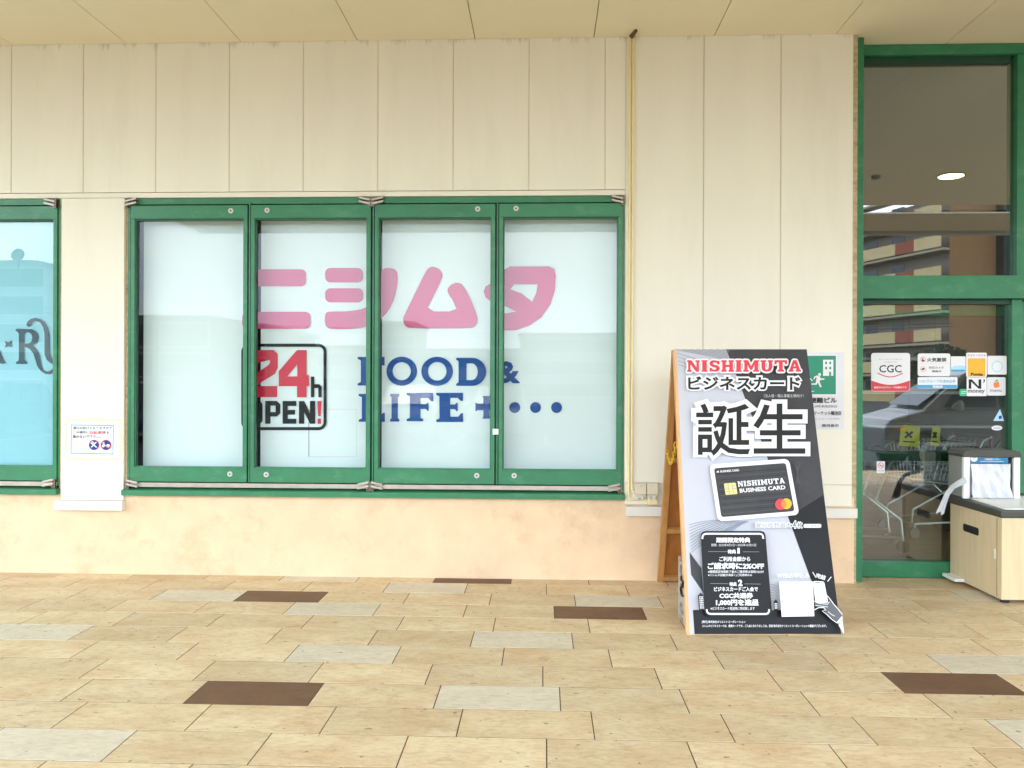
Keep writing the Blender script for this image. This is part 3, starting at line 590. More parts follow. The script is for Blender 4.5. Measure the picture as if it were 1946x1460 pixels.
part(ent, 'side_stile', lambda b: (b.box(xj1 + .001, xj1 + .07, DY + .04, DY + .09, .13, 2.17, 'green'),), 0.003)
part(ent, 'glass_pane', lambda b: b.box(xj1 + .002, xm0 - .001, DY, DY + .008, .129, 2.174, 'doorglass'))
part(ent, 'transom_pane', lambda b: b.box(xj1 + .002, xm0 + .034, DY, DY + .008, 2.396, 4.089, 'doorglass'))
part(ent, 'door_leaf', lambda b: (b.box(xm0 + .08, xm0 + .14, DY + .02, DY + .06, .01, 2.20, 'green'), b.box(xm0 + .14, 5.0, DY + .03, DY + .038, .02, 2.20, 'doorglass'),), 0.002)
part(ent, 'push_rail', lambda b: b.box(xj1 + .07, xm0 - .002, DY + .05, DY + .10, wz(1700, 876, DY + .05), wz(1700, 858, DY + .05), 'greendark'), 0.004)
part(ent, 'sensor_rail', lambda b: b.box(xj1 + .07, xm0 - .002, DY + .05, DY + .12, 2.09, 2.172, 'green'), 0.004)
part(ent, 'floor_track', lambda b: b.box(xj1, 8, 6.68, 6.74, -.002, .004, 'steel'))

# ================================================================== THINGS ON THE WALL
# conduits
t = thing('cable_conduit', (X(1197), WY, 2.4), 'pair of thin cream conduits running down the wall from the ceiling to the outlets', 'conduit')
xa, xb = X(1195.2), X(1201); cy = WY - .018
part(t, 'pipe', lambda b: b.tube([(xa, cy, CZ + .01), (xa, cy, .675), (xa + .006, cy, .655), (xa + .02, cy, .642), (xa + .05, cy, .638), (X(1233), cy, .636)], .0095, 'conduit', 10))
part(t, 'pipe', lambda b: b.tube([(xb, cy, CZ + .01), (xb, cy, .72), (xb + .006, cy, .70), (xb + .02, cy, .69), (xb + .05, cy, .686), (X(1233), cy, .684)], .0095, 'conduit', 10))
part(t, 'pull_box', lambda b: b.box(X(1231), X(1249), WY - .035, WY - .004, wz(1200, 958, WY), wz(1200, 946, WY), 'conduit'), 0.003)
part(t, 'ceiling_sleeve', lambda b: b.tube([((xa + xb) / 2, cy, CZ - .001), ((xa + xb) / 2 + .02, cy - .12, CZ - .012)], [.022, .012], 'hinge', 8))
def outlet(u0, u1, nm, label):
    t = thing('outlet_box', (X((u0 + u1) / 2), WY, .74), label, 'outlet', 'weatherproof outlets beside the poster board')
    x0, x1 = X(u0), X(u1); zt_, zb_ = wz(1225, 916, WY), wz(1225, 946, WY)
    part(t, 'housing', lambda b: b.box(x0 + .004, x1 - .004, WY - .04, WY - .005, zb_, zt_ - .01, 'beigebox'), .004)
    part(t, 'cover', lambda b: (b.prism([(x0, WY - .042, zt_ - .01), (x0, WY - .015, zt_), (x0, WY - .006, zt_), (x0, WY - .006, zt_ - .085), (x0, WY - .062, zt_ - .088)], (x1 - x0, 0, 0), 'beigebox'), b.disc(((x0 + x1) / 2, WY - .05, zt_ - .03), .005, .01, (0, 1, 0), 'hinge', 8)), .004)
    for k in (-1, 1):
        part(t, 'socket', lambda b: b.disc(((x0 + x1) / 2 + k * .02, WY - .036, zb_ + .012), .012, .02, (0, 0, -1), 'lightgrey', 12))
outlet(1206, 1227.5, 'a', 'beige flap outlet box nearer the conduit, left of the poster board')
outlet(1229, 1250, 'b', 'beige flap outlet box nearer the wooden poster board leg')
# pillar notice
t = thing('paper_notice', wp(180, 835, WY - .013), 'white bordered no parking bicycles notice taped to the pillar', 'notice')
A = Art((0, WY - .0125, 0), NY, (120, 790, .06424), base=.0006)
for q in ((60, 100, 1790, 170), (100, 1255, 1720, 1330), (60, 170, 130, 1255), (1660, 190, 1790, 1255)): A.rect('tape', 'tape', *q)
A.rect('tape', 'tape', 610, 70, 1200, 140)
A.fill('sheet', 'paper', [[(140, 190), (1650, 170), (1650, 1255), (150, 1245)]])
A.fill('border', 'skyblue', [[(240, 262), (1505, 285), (1492, 1148), (228, 1122)], [(264, 288), (1480, 310), (1468, 1122), (254, 1098)]])
A.text('lettering', 'ink', '通行の妨げとなりますので', 300, 322, 1455, 410, .012)
A.text('lettering', 'ink', 'この場所に', 305, 455, 770, 535, .012); A.text('lettering', 'red', '自転車等', 795, 455, 1275, 550, .012); A.text('lettering', 'ink', 'を', 1305, 468, 1365, 548, .012)
A.text('lettering', 'ink', '置かないで下さい。', 300, 578, 1125, 665, .012)
for cx in (925, 1280):
    A.circ('pictogram', 'red', cx, 868, 155); A.circ('pictogram', 'navy', cx, 868, 138)
A.line('pictogram', 'white', [(830, 800), (1010, 940)], 34); A.line('pictogram', 'white', [(1000, 780), (850, 935)], 34); A.line('pictogram', 'white', [(860, 760), (940, 820)], 30)
A.circ('pictogram', 'white', 1205, 895, 42); A.circ('pictogram', 'white', 1345, 890, 52); A.fill('pictogram', 'white', [[(1180, 780), (1230, 770), (1270, 880), (1400, 850), (1380, 900), (1210, 905)]]); A.line('pictogram', 'red', [(1180, 770), (1380, 970)], 16)
A.build(t)
# evacuation building sign
t = thing('evacuation_sign', wp(1550, 740, WY - .006), 'green and pale grey evacuation sign with a running figure, half hidden by the poster board', 'sign')
zE = (1490, 660, .11646)
part(t, 'plate', lambda b: b.box(wx(1448, 740, WY), wx(1603, 740, WY), WY - .009, WY - .0045, wz(1550, 816, WY), wz(1550, 670, WY), 'signgrey'), .001)
A = Art((0, WY - .009, 0), NY, zE, base=.0004)
A.rect('pictogram', 'white', -230, 122, 866, 795); A.rect('pictogram', 'evac', -210, 140, 845, 768)
A.fill('pictogram', 'white', [[(636, 205), (804, 205), (804, 468), (766, 468), (766, 402), (734, 402), (734, 468), (636, 468)]])
for bx in (670, 737):
    for by in (236, 320): A.rect('pictogram', 'evac', bx, by, bx + 30, by + 42)
A.circ('pictogram', 'white', 578, 445, 23)
A.fill('pictogram', 'white', [[(530, 462), (575, 470), (600, 512), (655, 510), (655, 532), (590, 535), (575, 560), (612, 648), (585, 654), (548, 575), (528, 612), (446, 612), (446, 592), (512, 590), (530, 490), (505, 500), (490, 528), (475, 520), (492, 480)]])
A.fill('pictogram', 'white', [[(405, 480), (470, 548), (450, 552), (415, 515)]]); A.fill('pictogram', 'white', [[(380, 715), (500, 715), (470, 728), (380, 728)]])
A.text('lettering', 'ink', '避難ビル', 415, 820, 858, 912, .03); A.text('lettering', 'midgrey', 'ESCAPE BUILDING', 410, 945, 860, 985, .02)
A.text('lettering', 'ink', 'スーパーマーケット鴨池店', 250, 1040, 930, 1112, .015); A.text('lettering', 'midgrey', 'ここは海抜３.２メートルです。', 250, 1150, 912, 1185, .01); A.text('lettering', 'ink', '鹿児島市', 612, 1255, 888, 1302, .015)
A.build(t)

# ================================================================== A-FRAME POSTER BOARD
BL0 = fp(1305, 1206.8); BR0 = fp(1597, 1206)
PU = (BR0 - BL0).normalized(); PB = Vector((0, 0, 1)).cross(PU).normalized()
tilt = R(17); PV = Vector((0, 0, 1)) * math.cos(tilt) + PB * math.sin(tilt); PN = PU.cross(PV).normalized()
if PN.y > 0: PN = -PN
t = thing('poster_board', (BL0 + BR0) / 2 + PB * .6, 'wooden A frame board with a black and grey business card poster', 'signboard')
TLp = hit(1280.5, 664, BL0, PN); TRp = hit(1532, 664, BL0, PN); th = .012
def frontp(b):
    back = -PN
    b.prism([BL0, BR0, TRp, TLp], back * th, 'palewood')
part(t, 'front_panel', frontp, .001)
def ffrm(b):
    o = -PN * (th + .001)
    for p, q in ((BL0 + PU * .016, TLp + PU * .016), (BR0 - PU * .016, TRp - PU * .016)):
        b.bar(p + o - PN * .018, q + o - PN * .018, .030, .036, 'palewood', PN)
    for f in (.02, .35, .66, .98):
        p = BL0.lerp(TLp, f); q = BR0.lerp(TRp, f)
        b.bar(p + PU * .032 + o - PN * .016, q - PU * .032 + o - PN * .016, .032, .030, 'palewood', PN)
part(t, 'front_frame', ffrm, .002)
# rear panel
rb0 = fp(1248, 1104); rb0.y = min(rb0.y, WY - .02)
RU = PU; rtop = TLp + PB * .055 - Vector((0, 0, .01)); wdt = .905
RV = (rtop - rb0); rl = RV.length; RV.normalize(); RN = RU.cross(RV).normalized()
if RN.y > 0: RN = -RN                                   # towards the viewer: the inner side
def rframe(b):
    for s in (.022, wdt - .022):
        b.bar(rb0 + RU * s, rb0 + RU * s + RV * rl, .044, .036, 'wood', RN)
    for f, hh in ((.018, .03), (.245, .035), (.56, .03), (.975, .05)):
        p = rb0 + RV * (rl * f); b.bar(p + RU * .044, p + RU * (wdt - .044), .036, hh, 'wood', RN)
part(t, 'rear_frame', rframe, .002)
part(t, 'rear_panel', lambda b: b.obox(rb0 + RU * .01 - RN * .019, RU * (wdt - .02), RV * rl, -RN * .006, 'ply'))
# chain between the two leaves
c0 = rb0 + RV * (rl * .605) + RN * .02 + RU * .005; c1 = BL0.lerp(TLp, .655) - PN * .045 - PU * .006
def chain(b):
    n = 15; 
    for i in range(n):
        f0, f1 = i / n, (i + 1) / n
        sag = lambda f: -.115 * 4 * f * (1 - f)
        a = c0.lerp(c1, f0) + Vector((0, 0, sag(f0))); c = c0.lerp(c1, f1) + Vector((0, 0, sag(f1))); d = (c - a); e = d.normalized()
        s1 = e.cross(Vector((1, 0, 0))).normalized(); s2 = e.cross(s1)
        sd_ = s1 if i % 2 else s2; m = (a + c) / 2; h = d.length * .72; wv = .009
        P = [m + e * (h * math.cos(q)) + sd_ * (wv * math.sin(q)) for q in [k * math.pi / 5 for k in range(11)]]
        b.tube(P, .0033, 'chain', 6, False)
part(t, 'safety_chain', chain)
part(t, 'top_hinge', lambda b: (b.bar(TLp + PU * .12 + PB * .03 - PV * .03, TLp + PU * .18 + PB * .03 - PV * .03, .05, .012, 'hinge', PN),), .001)
# ---- the poster
z1, z2 = (1220, 640, .21583), (1220, 920, .21583)
A = Art(BL0, PN, z1, step=.00035, base=.0015)
def px(x, y): return x, y
pt = MB()
def psheet(b):
    q = [hit(1311, 1205.5, BL0, PN), hit(1597.5, 1205, BL0, PN), hit(1533, 664.5, BL0, PN), hit(1285, 664.5, BL0, PN)]
    n, m2 = 24, 48; vs = []; fs = []
    for j in range(m2 + 1):
        for i in range(n + 1):
            a, c = i / n, j / m2; p = (q[0] * (1 - a) + q[1] * a) * (1 - c) + (q[3] * (1 - a) + q[2] * a) * c
            e = max(0, abs(a - .5) - .46) * 25 + max(0, .03 - c) * 33 + max(0, c - .975) * 33
            vs.append(p + PN * (.0009 + .0009 * e * (math.sin(j * 1.3) * math.sin(i * 1.9 + j) * .6)))
    for j in range(m2):
        for i in range(n): k = j * (n + 1) + i; fs.append((k, k + 1, k + n + 2, k + n + 1))
    b.add(vs, fs, 'poster', True)
post = part(t, 'poster', psheet)
D = 'background_print'
T(A, z1); A.fill(D, 'posterdark', [[(740, 112), (1450, 112), (1500, 540), (985, 745)], ][0:1])
A.fill(D, 'posterdark', [[(985, 745), (1500, 540), (1600, 1390), (1310, 1610), (1240, 1440)]])
T(A, z2); A.fill(D, 'posterdark', [[(1240, 145), (1310, 312), (1600, 92), (1690, 870), (1485, 840), (1285, 290)]])
A.fill(D, 'posterblack', [[(1285, 292), (1600, 95), (1752, 1322), (1500, 1322), (1495, 860)]])
A.fill(D, 'posterblack', [[(447, 1110), (1730, 1110), (1752, 1320), (462, 1322)]])
A.fill(D, 'posterdark', [[(418, 600), (520, 740), (540, 960), (432, 800)]])
A.fill(D, 'greyblue', [[(790, 418), (935, 320), (860, 335), (700, 418)]])
for i in range(10): A.curve(D, 'greyline', (411 + i * 2.0, 362 + i * 27), (520 + i * 12, 325 + i * 12), (700 + i * 26, 316 + i * 2), 5)
for i in range(7): A.curve(D, 'greyline', (1115, 885 + i * 26), (1150 + i * 3, 880 + i * 20), (1190, 905 + i * 30), 4)
T(A, z1)
for i in range(8): A.line(D, 'greyline', [(300 + i * 58, 116), (745 + i * 3, 205 - i * 11)], 4)
for i in range(4): A.line(D, 'greyline', [(305 + i * 4, 150 + i * 34), (520 - i * 30, 215 + i * 24)], 4)
for i in range(9): A.curve(D, 'posterdark' if i % 2 else 'handgrey', (1300 + i * 14, 1100), (1390 - i * 8, 1180), (1340 + i * 6, 1300), 3)
# heading
N2 = 'heading'
A.text(N2, 'white', 'ビジネスカード', 382, 338, 1406, 494, .15); A.text(N2, 'ink', 'ビジネスカード', 400, 356, 1388, 476, .03)
hx = dict(x0=392, x1=1390, y0=216, y1=318)
K0 = A.k
for dx, dy in ((-14, 0), (14, 0), (0, -14), (0, 14), (-10, -10), (10, 10), (-10, 10), (10, -10)):
    word(A, N2, 'white', 'NISHIMUTA', hx['x0'] + dx, hx['x1'] + dx, hx['y0'] + dy, hx['y1'] + dy); A.k = K0 + .00002 * (dx + 20) 
A.k = K0 + .002
word(A, N2, 'red', 'NISHIMUTA', **hx); A.k = K0 + .0023
A.text(N2, 'lightgrey', '（法人様・個人事業主様向け）', 1065, 514, 1412, 543, .0)
A.text('announcement', 'white', '誕生', 426, 553, 1472, 1100, .10); A.text('announcement', 'ink', '誕生', 470, 597, 1428, 1056, .012)
# card picture
def cardq(a, b):       # a right, b up within the card
    c = ((625, 1165), (1255, 1118), (1333, 1541), (690, 1594)); tl, tr, br, bl = c
    f = lambda i: (tl[i] * (1 - a) + tr[i] * a) * b + (bl[i] * (1 - a) + br[i] * a) * (1 - b)
    return f(0), f(1)
def cpoly(mt, pts): A.fill('card_picture', mt, [[cardq(*p) for p in pts]])
def rr(m, r, ra):
    q = []
    for cx, cy, st in ((1 + m - r, 1 + ra * m - r * ra, 0), (-m + r, 1 + ra * m - r * ra, 90), (-m + r, -ra * m + r * ra, 180), (1 + m - r, -ra * m + r * ra, 270)):
        for k in range(6): a = R(st + k * 18); q.append((cx + r * math.cos(a), cy + ra * r * math.sin(a)))
    return q
T(A, z1)
cpoly('white', rr(.055, .07, 1.5)); cpoly('posterdark', rr(0, .035, 1.5))
for i in range(14):
    y = .06 + .063 * i; A.line('card_picture', 'posterblack' if i % 2 else 'handgrey', [cardq(.03, y), cardq(.97, y + .006)], 2.5)
def cq(mt, body, a0, a1, b0, b1, bold): A.qtext('card_picture', mt, body, cardq(a0, b0), cardq(a1, b0), cardq(a1, b1), cardq(a0, b1), bold)
cq('white', 'BUSINESS CARD', .08, .34, .90, .945, .03); cpoly('white', [(.02, .915), (.06, .90), (.055, .945)])
cq('white', 'BUSINESS CARD', .30, .93, .46, .545, .035)
def cword(wd, a0, a1, b0, b1):
    B = Art(BL0, PN, z1); B.L = A.L; B.k = A.k; B.step = 0
    oldP = B.P; B.P = lambda x, y: oldP(*cardq(x, 1 - y)); word(B, 'card_picture', 'white', wd, a0, a1, 1 - b1, 1 - b0); A.k += .0004
cword('NISHIMUTA', .29, .935, .585, .695)
cpoly('gold', [(.10 + .16 * x, .43 + .24 * y) for x, y in chaikin([(0, 0), (1, 0), (1, 1), (0, 1)], 3)][0:0] or [(.105, .44), (.255, .44), (.265, .46), (.265, .66), (.25, .675), (.115, .675), (.10, .66), (.10, .46)])
for ln in ([(.10, .56), (.155, .56)], [(.21, .56), (.265, .56)], [(.155, .45), (.155, .67)], [(.21, .45), (.21, .67)], [(.10, .51), (.155, .51)], [(.21, .61), (.265, .61)]): A.line('card_picture', 'midgrey', [cardq(*p) for p in ln], 4)
T(A, z2); A.circ('card_picture', 'red', 1207, 186, 49); A.circ('card_picture', 'yellow', 1256, 181, 47)
a1 = [(1207 + 49 * math.cos(R(a)), 186 + 49 * math.sin(R(a))) for a in range(-58, 48, 6)]; a2 = [(1256 + 47 * math.cos(R(a)), 181 + 47 * math.sin(R(a))) for a in range(128, 244, 6)]
A.fill('card_picture', 'orange', [a1 + a2])
# issue line
tx = 'lettering'
A.text(tx, 'white', '発行枚数最大', 980, 338, 1308, 398, .10); A.text(tx, 'midgrey', '発行枚数最大', 988, 346, 1300, 392, .0)
A.text(tx, 'white', '4', 1306, 326, 1346, 400, .14); A.text(tx, 'handgrey', '4', 1313, 334, 1338, 392, .02)
A.text(tx, 'white', '枚', 1345, 336, 1402, 402, .12); A.text(tx, 'handgrey', '枚', 1352, 345, 1396, 394, .01)
A.rrect(tx, 'white', 1405, 358, 1560, 392, 12); A.text(tx, 'midgrey', '（法人様限定）', 1412, 364, 1552, 386)
# offer panel
pn = 'offer_panel'
A.fill(pn, 'posterblack', [[(505, 455), (520, 428), (545, 420), (1030, 420), (1060, 430), (1072, 458), (1128, 1125), (1118, 1155), (1090, 1168), (575, 1168), (550, 1150), (538, 1120)]])
A.line(pn, 'white', [(519, 490), (521, 465), (532, 450), (552, 444), (1020, 444), (1038, 448), (1048, 462), (1052, 488)], 16)
A.line(pn, 'white', [(556, 1104), (560, 1128), (572, 1140), (592, 1145), (1074, 1146), (1092, 1140), (1101, 1128), (1103, 1104)], 16)
for s in (dict(b='期間限定特典', q=(638, 476, 938, 524), w=.045), dict(b='期間 : 2025年4月1日〜2025年12月31日', q=(597, 531, 988, 555), w=.0), dict(b='特典', q=(740, 582, 812, 620), w=.04), dict(b='1', q=(824, 568, 845, 618), w=.0),
          dict(b='ご利用金額から', q=(665, 643, 937, 687), w=.03), dict(b='ご請求時に2%OFF', q=(563, 696, 1057, 756), w=.045), dict(b='※期間限定特典終了後のご請求時は常時1%OFF', q=(567, 764, 1055, 790), w=.015),
          dict(b='※ニシムタ店舗(外商除く)ご利用時のみ', q=(567, 795, 952, 820), w=.015), dict(b='特典', q=(754, 868, 818, 904), w=.04), dict(b='2', q=(829, 845, 868, 903), w=.05), dict(b='ビジネスカードご入会で', q=(619, 908, 1002, 950), w=.035),
          dict(b='CGC共通券', q=(665, 960, 960, 1012), w=.045), dict(b='1,000円を進呈', q=(635, 1017, 1008, 1078), w=.05), dict(b='※ビジネスカード発送時に同封致します', q=(588, 1084, 974, 1112), w=.015)):
    A.text('offer_lettering', 'white', s['b'], *s['q'], s['w'])
for a, c in (((567, 601), (732, 601)), ((872, 603), (1012, 603)), ((585, 880), (745, 882)), ((885, 883), (1025, 885))): A.line(pn, 'midgrey', [a, c], 4)
A.text(tx, 'white', '[発行] 株式会社オリエントコーポレーション', 512, 1203, 892, 1229, .02)
A.text(tx, 'white', 'ニシムタビジネスカードは、提携カードです。ご入会にあたりましては、別途 株式会社オリエントコーポレーションの審査がございます。', 515, 1238, 1600, 1262, .02)
A.text(tx, 'white', 'WEBお申込み', 1168, 786, 1452, 834, .02)
A.qtext(tx, 'white', '完結', (1500, 828), (1585, 852), (1597, 812), (1512, 786), .03); A.line(tx, 'white', [(1478, 780), (1505, 826)], 7); A.line(tx, 'white', [(1640, 822), (1608, 862)], 7)
# blank white square, phone and hand drawing, little towers
ph = 'illustration'
A.fill(ph, 'white', [[(1184, 865), (1480, 862), (1492, 1166), (1207, 1171)]])
A.fill(ph, 'white', chaikin_ := [[(1480, 868), (1492, 858), (1568, 862), (1580, 874), (1612, 1040), (1600, 1052), (1512, 1046), (1500, 1034)]])
A.fill(ph, 'lightgrey', [[(1496, 882), (1564, 884), (1590, 1030), (1518, 1026)]]); A.line(ph, 'ink', [(1500, 872), (1545, 874)], 6)
A.fill(ph, 'handgrey', [[(1490, 1032), (1540, 1060), (1600, 1062), (1625, 1030), (1600, 1000), (1640, 1030), (1735, 1155), (1690, 1215), (1600, 1150), (1560, 1085), (1500, 1075)]])
A.line(ph, 'white', [(1600, 985), (1620, 1005), (1660, 1060), (1700, 1105), (1735, 1152)], 7)
A.line(ph, 'white', [(1482, 1030), (1520, 1050), (1550, 1056), (1605, 1062), (1622, 1040)], 6)
A.line(ph, 'white', [(1490, 1110), (1530, 1090), (1575, 1090), (1590, 1110), (1560, 1120), (1600, 1150), (1640, 1190), (1690, 1225)], 7)
A.line(ph, 'white', [(1500, 1072), (1550, 1078), (1610, 1085)], 5); A.line(ph, 'white', [(1610, 1125), (1640, 1150), (1668, 1165)], 5)
A.fill(ph, 'white', [[(1684, 1218), (1730, 1165), (1738, 1190), (1700, 1232)]]); A.fill(ph, 'white', [[(1700, 1240), (1736, 1200), (1750, 1312), (1742, 1316)]])
A.fill(ph, 'posterblack', [[(476, 985), (498, 960), (522, 985), (527, 1112), (484, 1112)]])
for i in range(7):
    for k in range(3): A.rect(ph, 'white', 487 + k * 12 + i * .5, 992 + i * 16, 495 + k * 12 + i * .5, 1003 + i * 16)
A.fill(ph, 'posterblack', [[(1130, 1040), (1150, 1018), (1168, 1040), (1172, 1112), (1134, 1112)]])
for i in range(3):
    for k in range(2): A.rect(ph, 'white', 1140 + k * 14, 1052 + i * 18, 1149 + k * 14, 1064 + i * 18)
for b in A.L: A.L[b].build(b, post)
# concrete block weighting the board
cb = Vector((.897, 5.295, 0)); bxw, byd, bzh = .10, .19, .40
t = thing('concrete_block', (cb.x + bxw / 2, cb.y, 0), 'grey hollow concrete block standing on end behind the poster board', 'block', rz=math.atan2(PU.y, PU.x))
def cblock(b):
    # face with three oval cores pointing sideways
    y0, y1 = -.095, .095
    hs = [(0.075, .040), (.20, .040), (.325, .040)]
    out = [(y0, 0), (y1, 0), (y1, bzh), (y0, bzh)]
    loops = [[(y0, .022), (y0 + .03, .022), (y0 + .03, 0), (y1 - .03, 0), (y1 - .03, .022), (y1, .022), (y1, bzh - .022), (y1 - .03, bzh - .022), (y1 - .03, bzh), (y0 + .03, bzh), (y0 + .03, bzh - .022), (y0, bzh - .022)]]
    loops[0] = [(y0, 0), (y0 + .035, 0), (y0 + .035, .025), (y1 - .035, .025), (y1 - .035, 0), (y1, 0), (y1, bzh), (y1 - .035, bzh), (y1 - .035, bzh - .025), (y0 + .035, bzh - .025), (y0 + .035, bzh), (y0, bzh)]
    for z, r in hs: loops.append([(.001 + .055 * math.cos(k * math.pi / 8), z + r * math.sin(k * math.pi / 8)) for k in range(16)])
    vs, fs = curve_fill(loops)
    for x in (-.05, .05): b.add([(x, a, c) for a, c in vs], fs, 'block')
    for lp in loops:
        n = len(lp); b.add([(-.05, a, c) for a, c in lp] + [(.05, a, c) for a, c in lp], [(i, (i + 1) % n, n + (i + 1) % n, n + i) for i in range(n)], 'block')
bb = MB(); cblock(bb); bb.build('block_body', t, local=True)
t = thing('black_strap', (cb.x - .002, cb.y - .08, .2), 'short black tie strap between the concrete block and the poster board', 'strap')
ed = BL0.lerp(TLp, .145) - PN * .03
part(t, 'band', lambda b: (b.tube([ed + Vector((-.004, .06, .07)), ed + Vector((-.010, .03, .055)), ed + Vector((-.006, -.01, .05)), ed + Vector((-.008, -.005, .02)), ed + Vector((-.010, .03, .012)), ed + Vector((-.008, .055, -.01)), ed + Vector((-.008, .02, -.04)), ed + Vector((-.006, -.012, -.035))], .0075, 'black', 6),))

# ================================================================== STICKERS ON THE DOOR GLASS
SY = DY - .0005
def sticker(name, label, cat, box, fn, r=4.0, base='white', group='stickers on the door glass'):
    x0, y0, x1, y1 = box
    t = thing(name, wp((x0 + x1) / 2, (y0 + y1) / 2, SY), label, cat, group)
    A = Art((0, SY, 0), NY, (0, 0, 1), step=.00012, base=.0002)
    A.rrect('sheet', base, x0, y0, x1, y1, r); fn(A); A.build(t); return t
zS = (1620, 640, .17804); zC = (1640, 670, .09764)
def f_cgc(A):
    T(A, zC)
    top = [(160 + 750 * k / 12, 545 + 75 * math.sin(math.pi * k / 12) + 10 * math.sin(math.pi * k / 12)) for k in range(13)]
    A.fill('print', 'red', [top + [(908, 720), (880, 752), (195, 752), (160, 720)]])
    A.text('lettering', 'ink', 'CGC', 315, 245, 750, 392, .012)
    A.line('print', 'red', [(285 + 490 * k / 14, 402 + 75 * math.sin(math.pi * k / 14)) for k in range(15)], 20)
    A.text('lettering', 'midgrey', 'おいしいがいつでも安い店', 310, 118, 755, 148, 0); A.text('lettering', 'midgrey', 'よい品えらび', 415, 172, 655, 200, 0)
    A.text('lettering', 'white', '当店はCGCグループ加盟店です', 215, 660, 850, 700, .02)
sticker('membership_sticker', 'white sticker reading CGC over a red curve', 'sticker', (1655.5, 671, 1729.5, 744), f_cgc, 5)
def f_fire(A):
    T(A, zC)
    A.text('lettering', 'ink', '火気厳禁', 1245, 102, 1625, 185, .03); A.circ('pictogram', 'red', 1168, 136, 50, 42); A.fill('pictogram', 'ink', [[(1140, 170), (1160, 110), (1185, 150), (1195, 172)]]); A.line('pictogram', 'red', [(1135, 104), (1202, 168)], 9)
    A.line('print', 'lightgrey', [(1090, 212), (1680, 212)], 5); A.circ('pictogram', 'red', 1165, 325, 50, 44); A.fill('pictogram', 'ink', [[(1130, 320), (1190, 298), (1198, 330), (1150, 345)]])
    A.text('lettering', 'ink', '防犯カメラ', 1285, 272, 1570, 318, .01); A.text('lettering', 'ink', '録画中', 1340, 345, 1522, 388, .02)
sticker('warning_sticker', 'white sticker forbidding fire, above a camera notice line', 'sticker', (1744, 672, 1806, 715), f_fire, 4)
def f_gift(A):
    T(A, zC); A.rect('print', 'skyblue', 1068, 632, 1832, 695); A.text('lettering', 'skyblue', 'CGCグループ共通商品券', 1098, 530, 1800, 590, .012); A.text('lettering', 'white', '取扱店', 1355, 642, 1550, 690, .05)
sticker('voucher_sticker', 'wide white and blue voucher sticker below the fire warning', 'sticker', (1744, 717, 1819.5, 738.5), f_gift, 2)
def f_wave(A):
    T(A, zS); A.fill('print', 'paleblue', [[(1052, 330), (1090, 312), (1150, 308), (1206, 312), (1206, 352), (1052, 352)]]); A.rect('print', 'skyblue', 1052, 352, 1206, 374)
sticker('wave_sticker', 'small white sticker with a pale blue wave between larger ones', 'sticker', (1807, 677.5, 1835, 706.6), f_wave, 1)
def f_ponta(A):
    T(A, zS); A.rrect('print', 'yellow', 1230, 232, 1420, 425, 10); A.text('lettering', 'ink', 'Ponta', 1262, 385, 1392, 418, .05); A.text('lettering', 'midgrey', 'たまる つかえる', 1230, 188, 1420, 210, .02)
sticker('points_sticker', 'yellow centred points card sticker reading Ponta', 'sticker', (1836, 670.5, 1875.5, 717), f_ponta, 3)
def f_pale(A):
    T(A, zS); A.circ('print', 'paleblue', 1545, 318, 62, 50)
sticker('app_sticker', 'white sticker with a pale blue ring at the upper right', 'sticker', (1876.5, 676.5, 1913, 712), f_pale, 2)
def f_nm(A):
    T(A, zS); A.fill('lettering', 'ink', [[(1240, 456), (1275, 456), (1345, 530), (1345, 456), (1375, 456), (1375, 556), (1345, 556), (1268, 482), (1268, 556), (1240, 556)]]); A.fill('lettering', 'ink', [[(1395, 456), (1415, 456), (1412, 480), (1398, 496), (1392, 490), (1402, 476)]])
    A.text('lettering', 'ink', 'money', 1230, 568, 1412, 612, .02)
sticker('payment_sticker', "white sticker with a large black N' over the word money", 'sticker', (1837, 717.5, 1875, 753), f_nm, 1)
def f_menu(A):
    T(A, zS); A.fill('print', 'orange', [[(1505, 492), (1560, 478), (1572, 535), (1535, 548), (1508, 540)]]); A.fill('print', 'mint', [[(1512, 478), (1545, 452), (1555, 470), (1530, 482)]]); A.text('lettering', 'midgrey', 'menu', 1468, 565, 1592, 590, .03)
sticker('delivery_sticker', 'pale grey sticker with a small coral shape and the word menu', 'sticker', (1875.6, 717, 1911, 752), f_menu, 3, 'signgrey')
def f_mint(A):
    T(A, zS); A.line('print', 'white', [(1160, 590), (1215, 585)], 5); A.line('print', 'white', [(1160, 606), (1205, 604)], 5)
sticker('mint_sticker', 'small mint green cut out sticker left of the word money', 'sticker', (1823.5, 739.5, 1837, 753), f_mint, 3, 'mint')
def f_nosm(A):
    T(A, zS); A.circ('pictogram', 'red', 303, 1375, 32, 26); A.line('pictogram', 'red', [(282, 1354), (324, 1396)], 6); A.line('pictogram', 'ink', [(284, 1378), (322, 1378)], 6); A.text('lettering', 'midgrey', '禁煙', 270, 1420, 335, 1440)
sticker('no_smoking_sticker', 'small white no smoking sticker low on the door glass', 'sticker', (1666, 877, 1681.6, 899.5), f_nosm, 1)
t = thing('triangle_sticker', wp(1899, 792, SY), 'pale blue triangular sticker at the right edge of the door glass', 'sticker', 'stickers on the door glass')
A = Art((0, SY, 0), NY, zS, step=.00012, base=.0002); A.fill('sheet', 'paleblue', [[(1575, 772), (1618, 900), (1502, 900)]]); A.fill('print', 'navy', [[(1560, 850), (1590, 840), (1595, 875), (1562, 880)]]); A.build(t)
t = thing('oval_sticker', wp(1896, 813, SY), 'pale oval sticker just below the triangular one', 'sticker', 'stickers on the door glass')
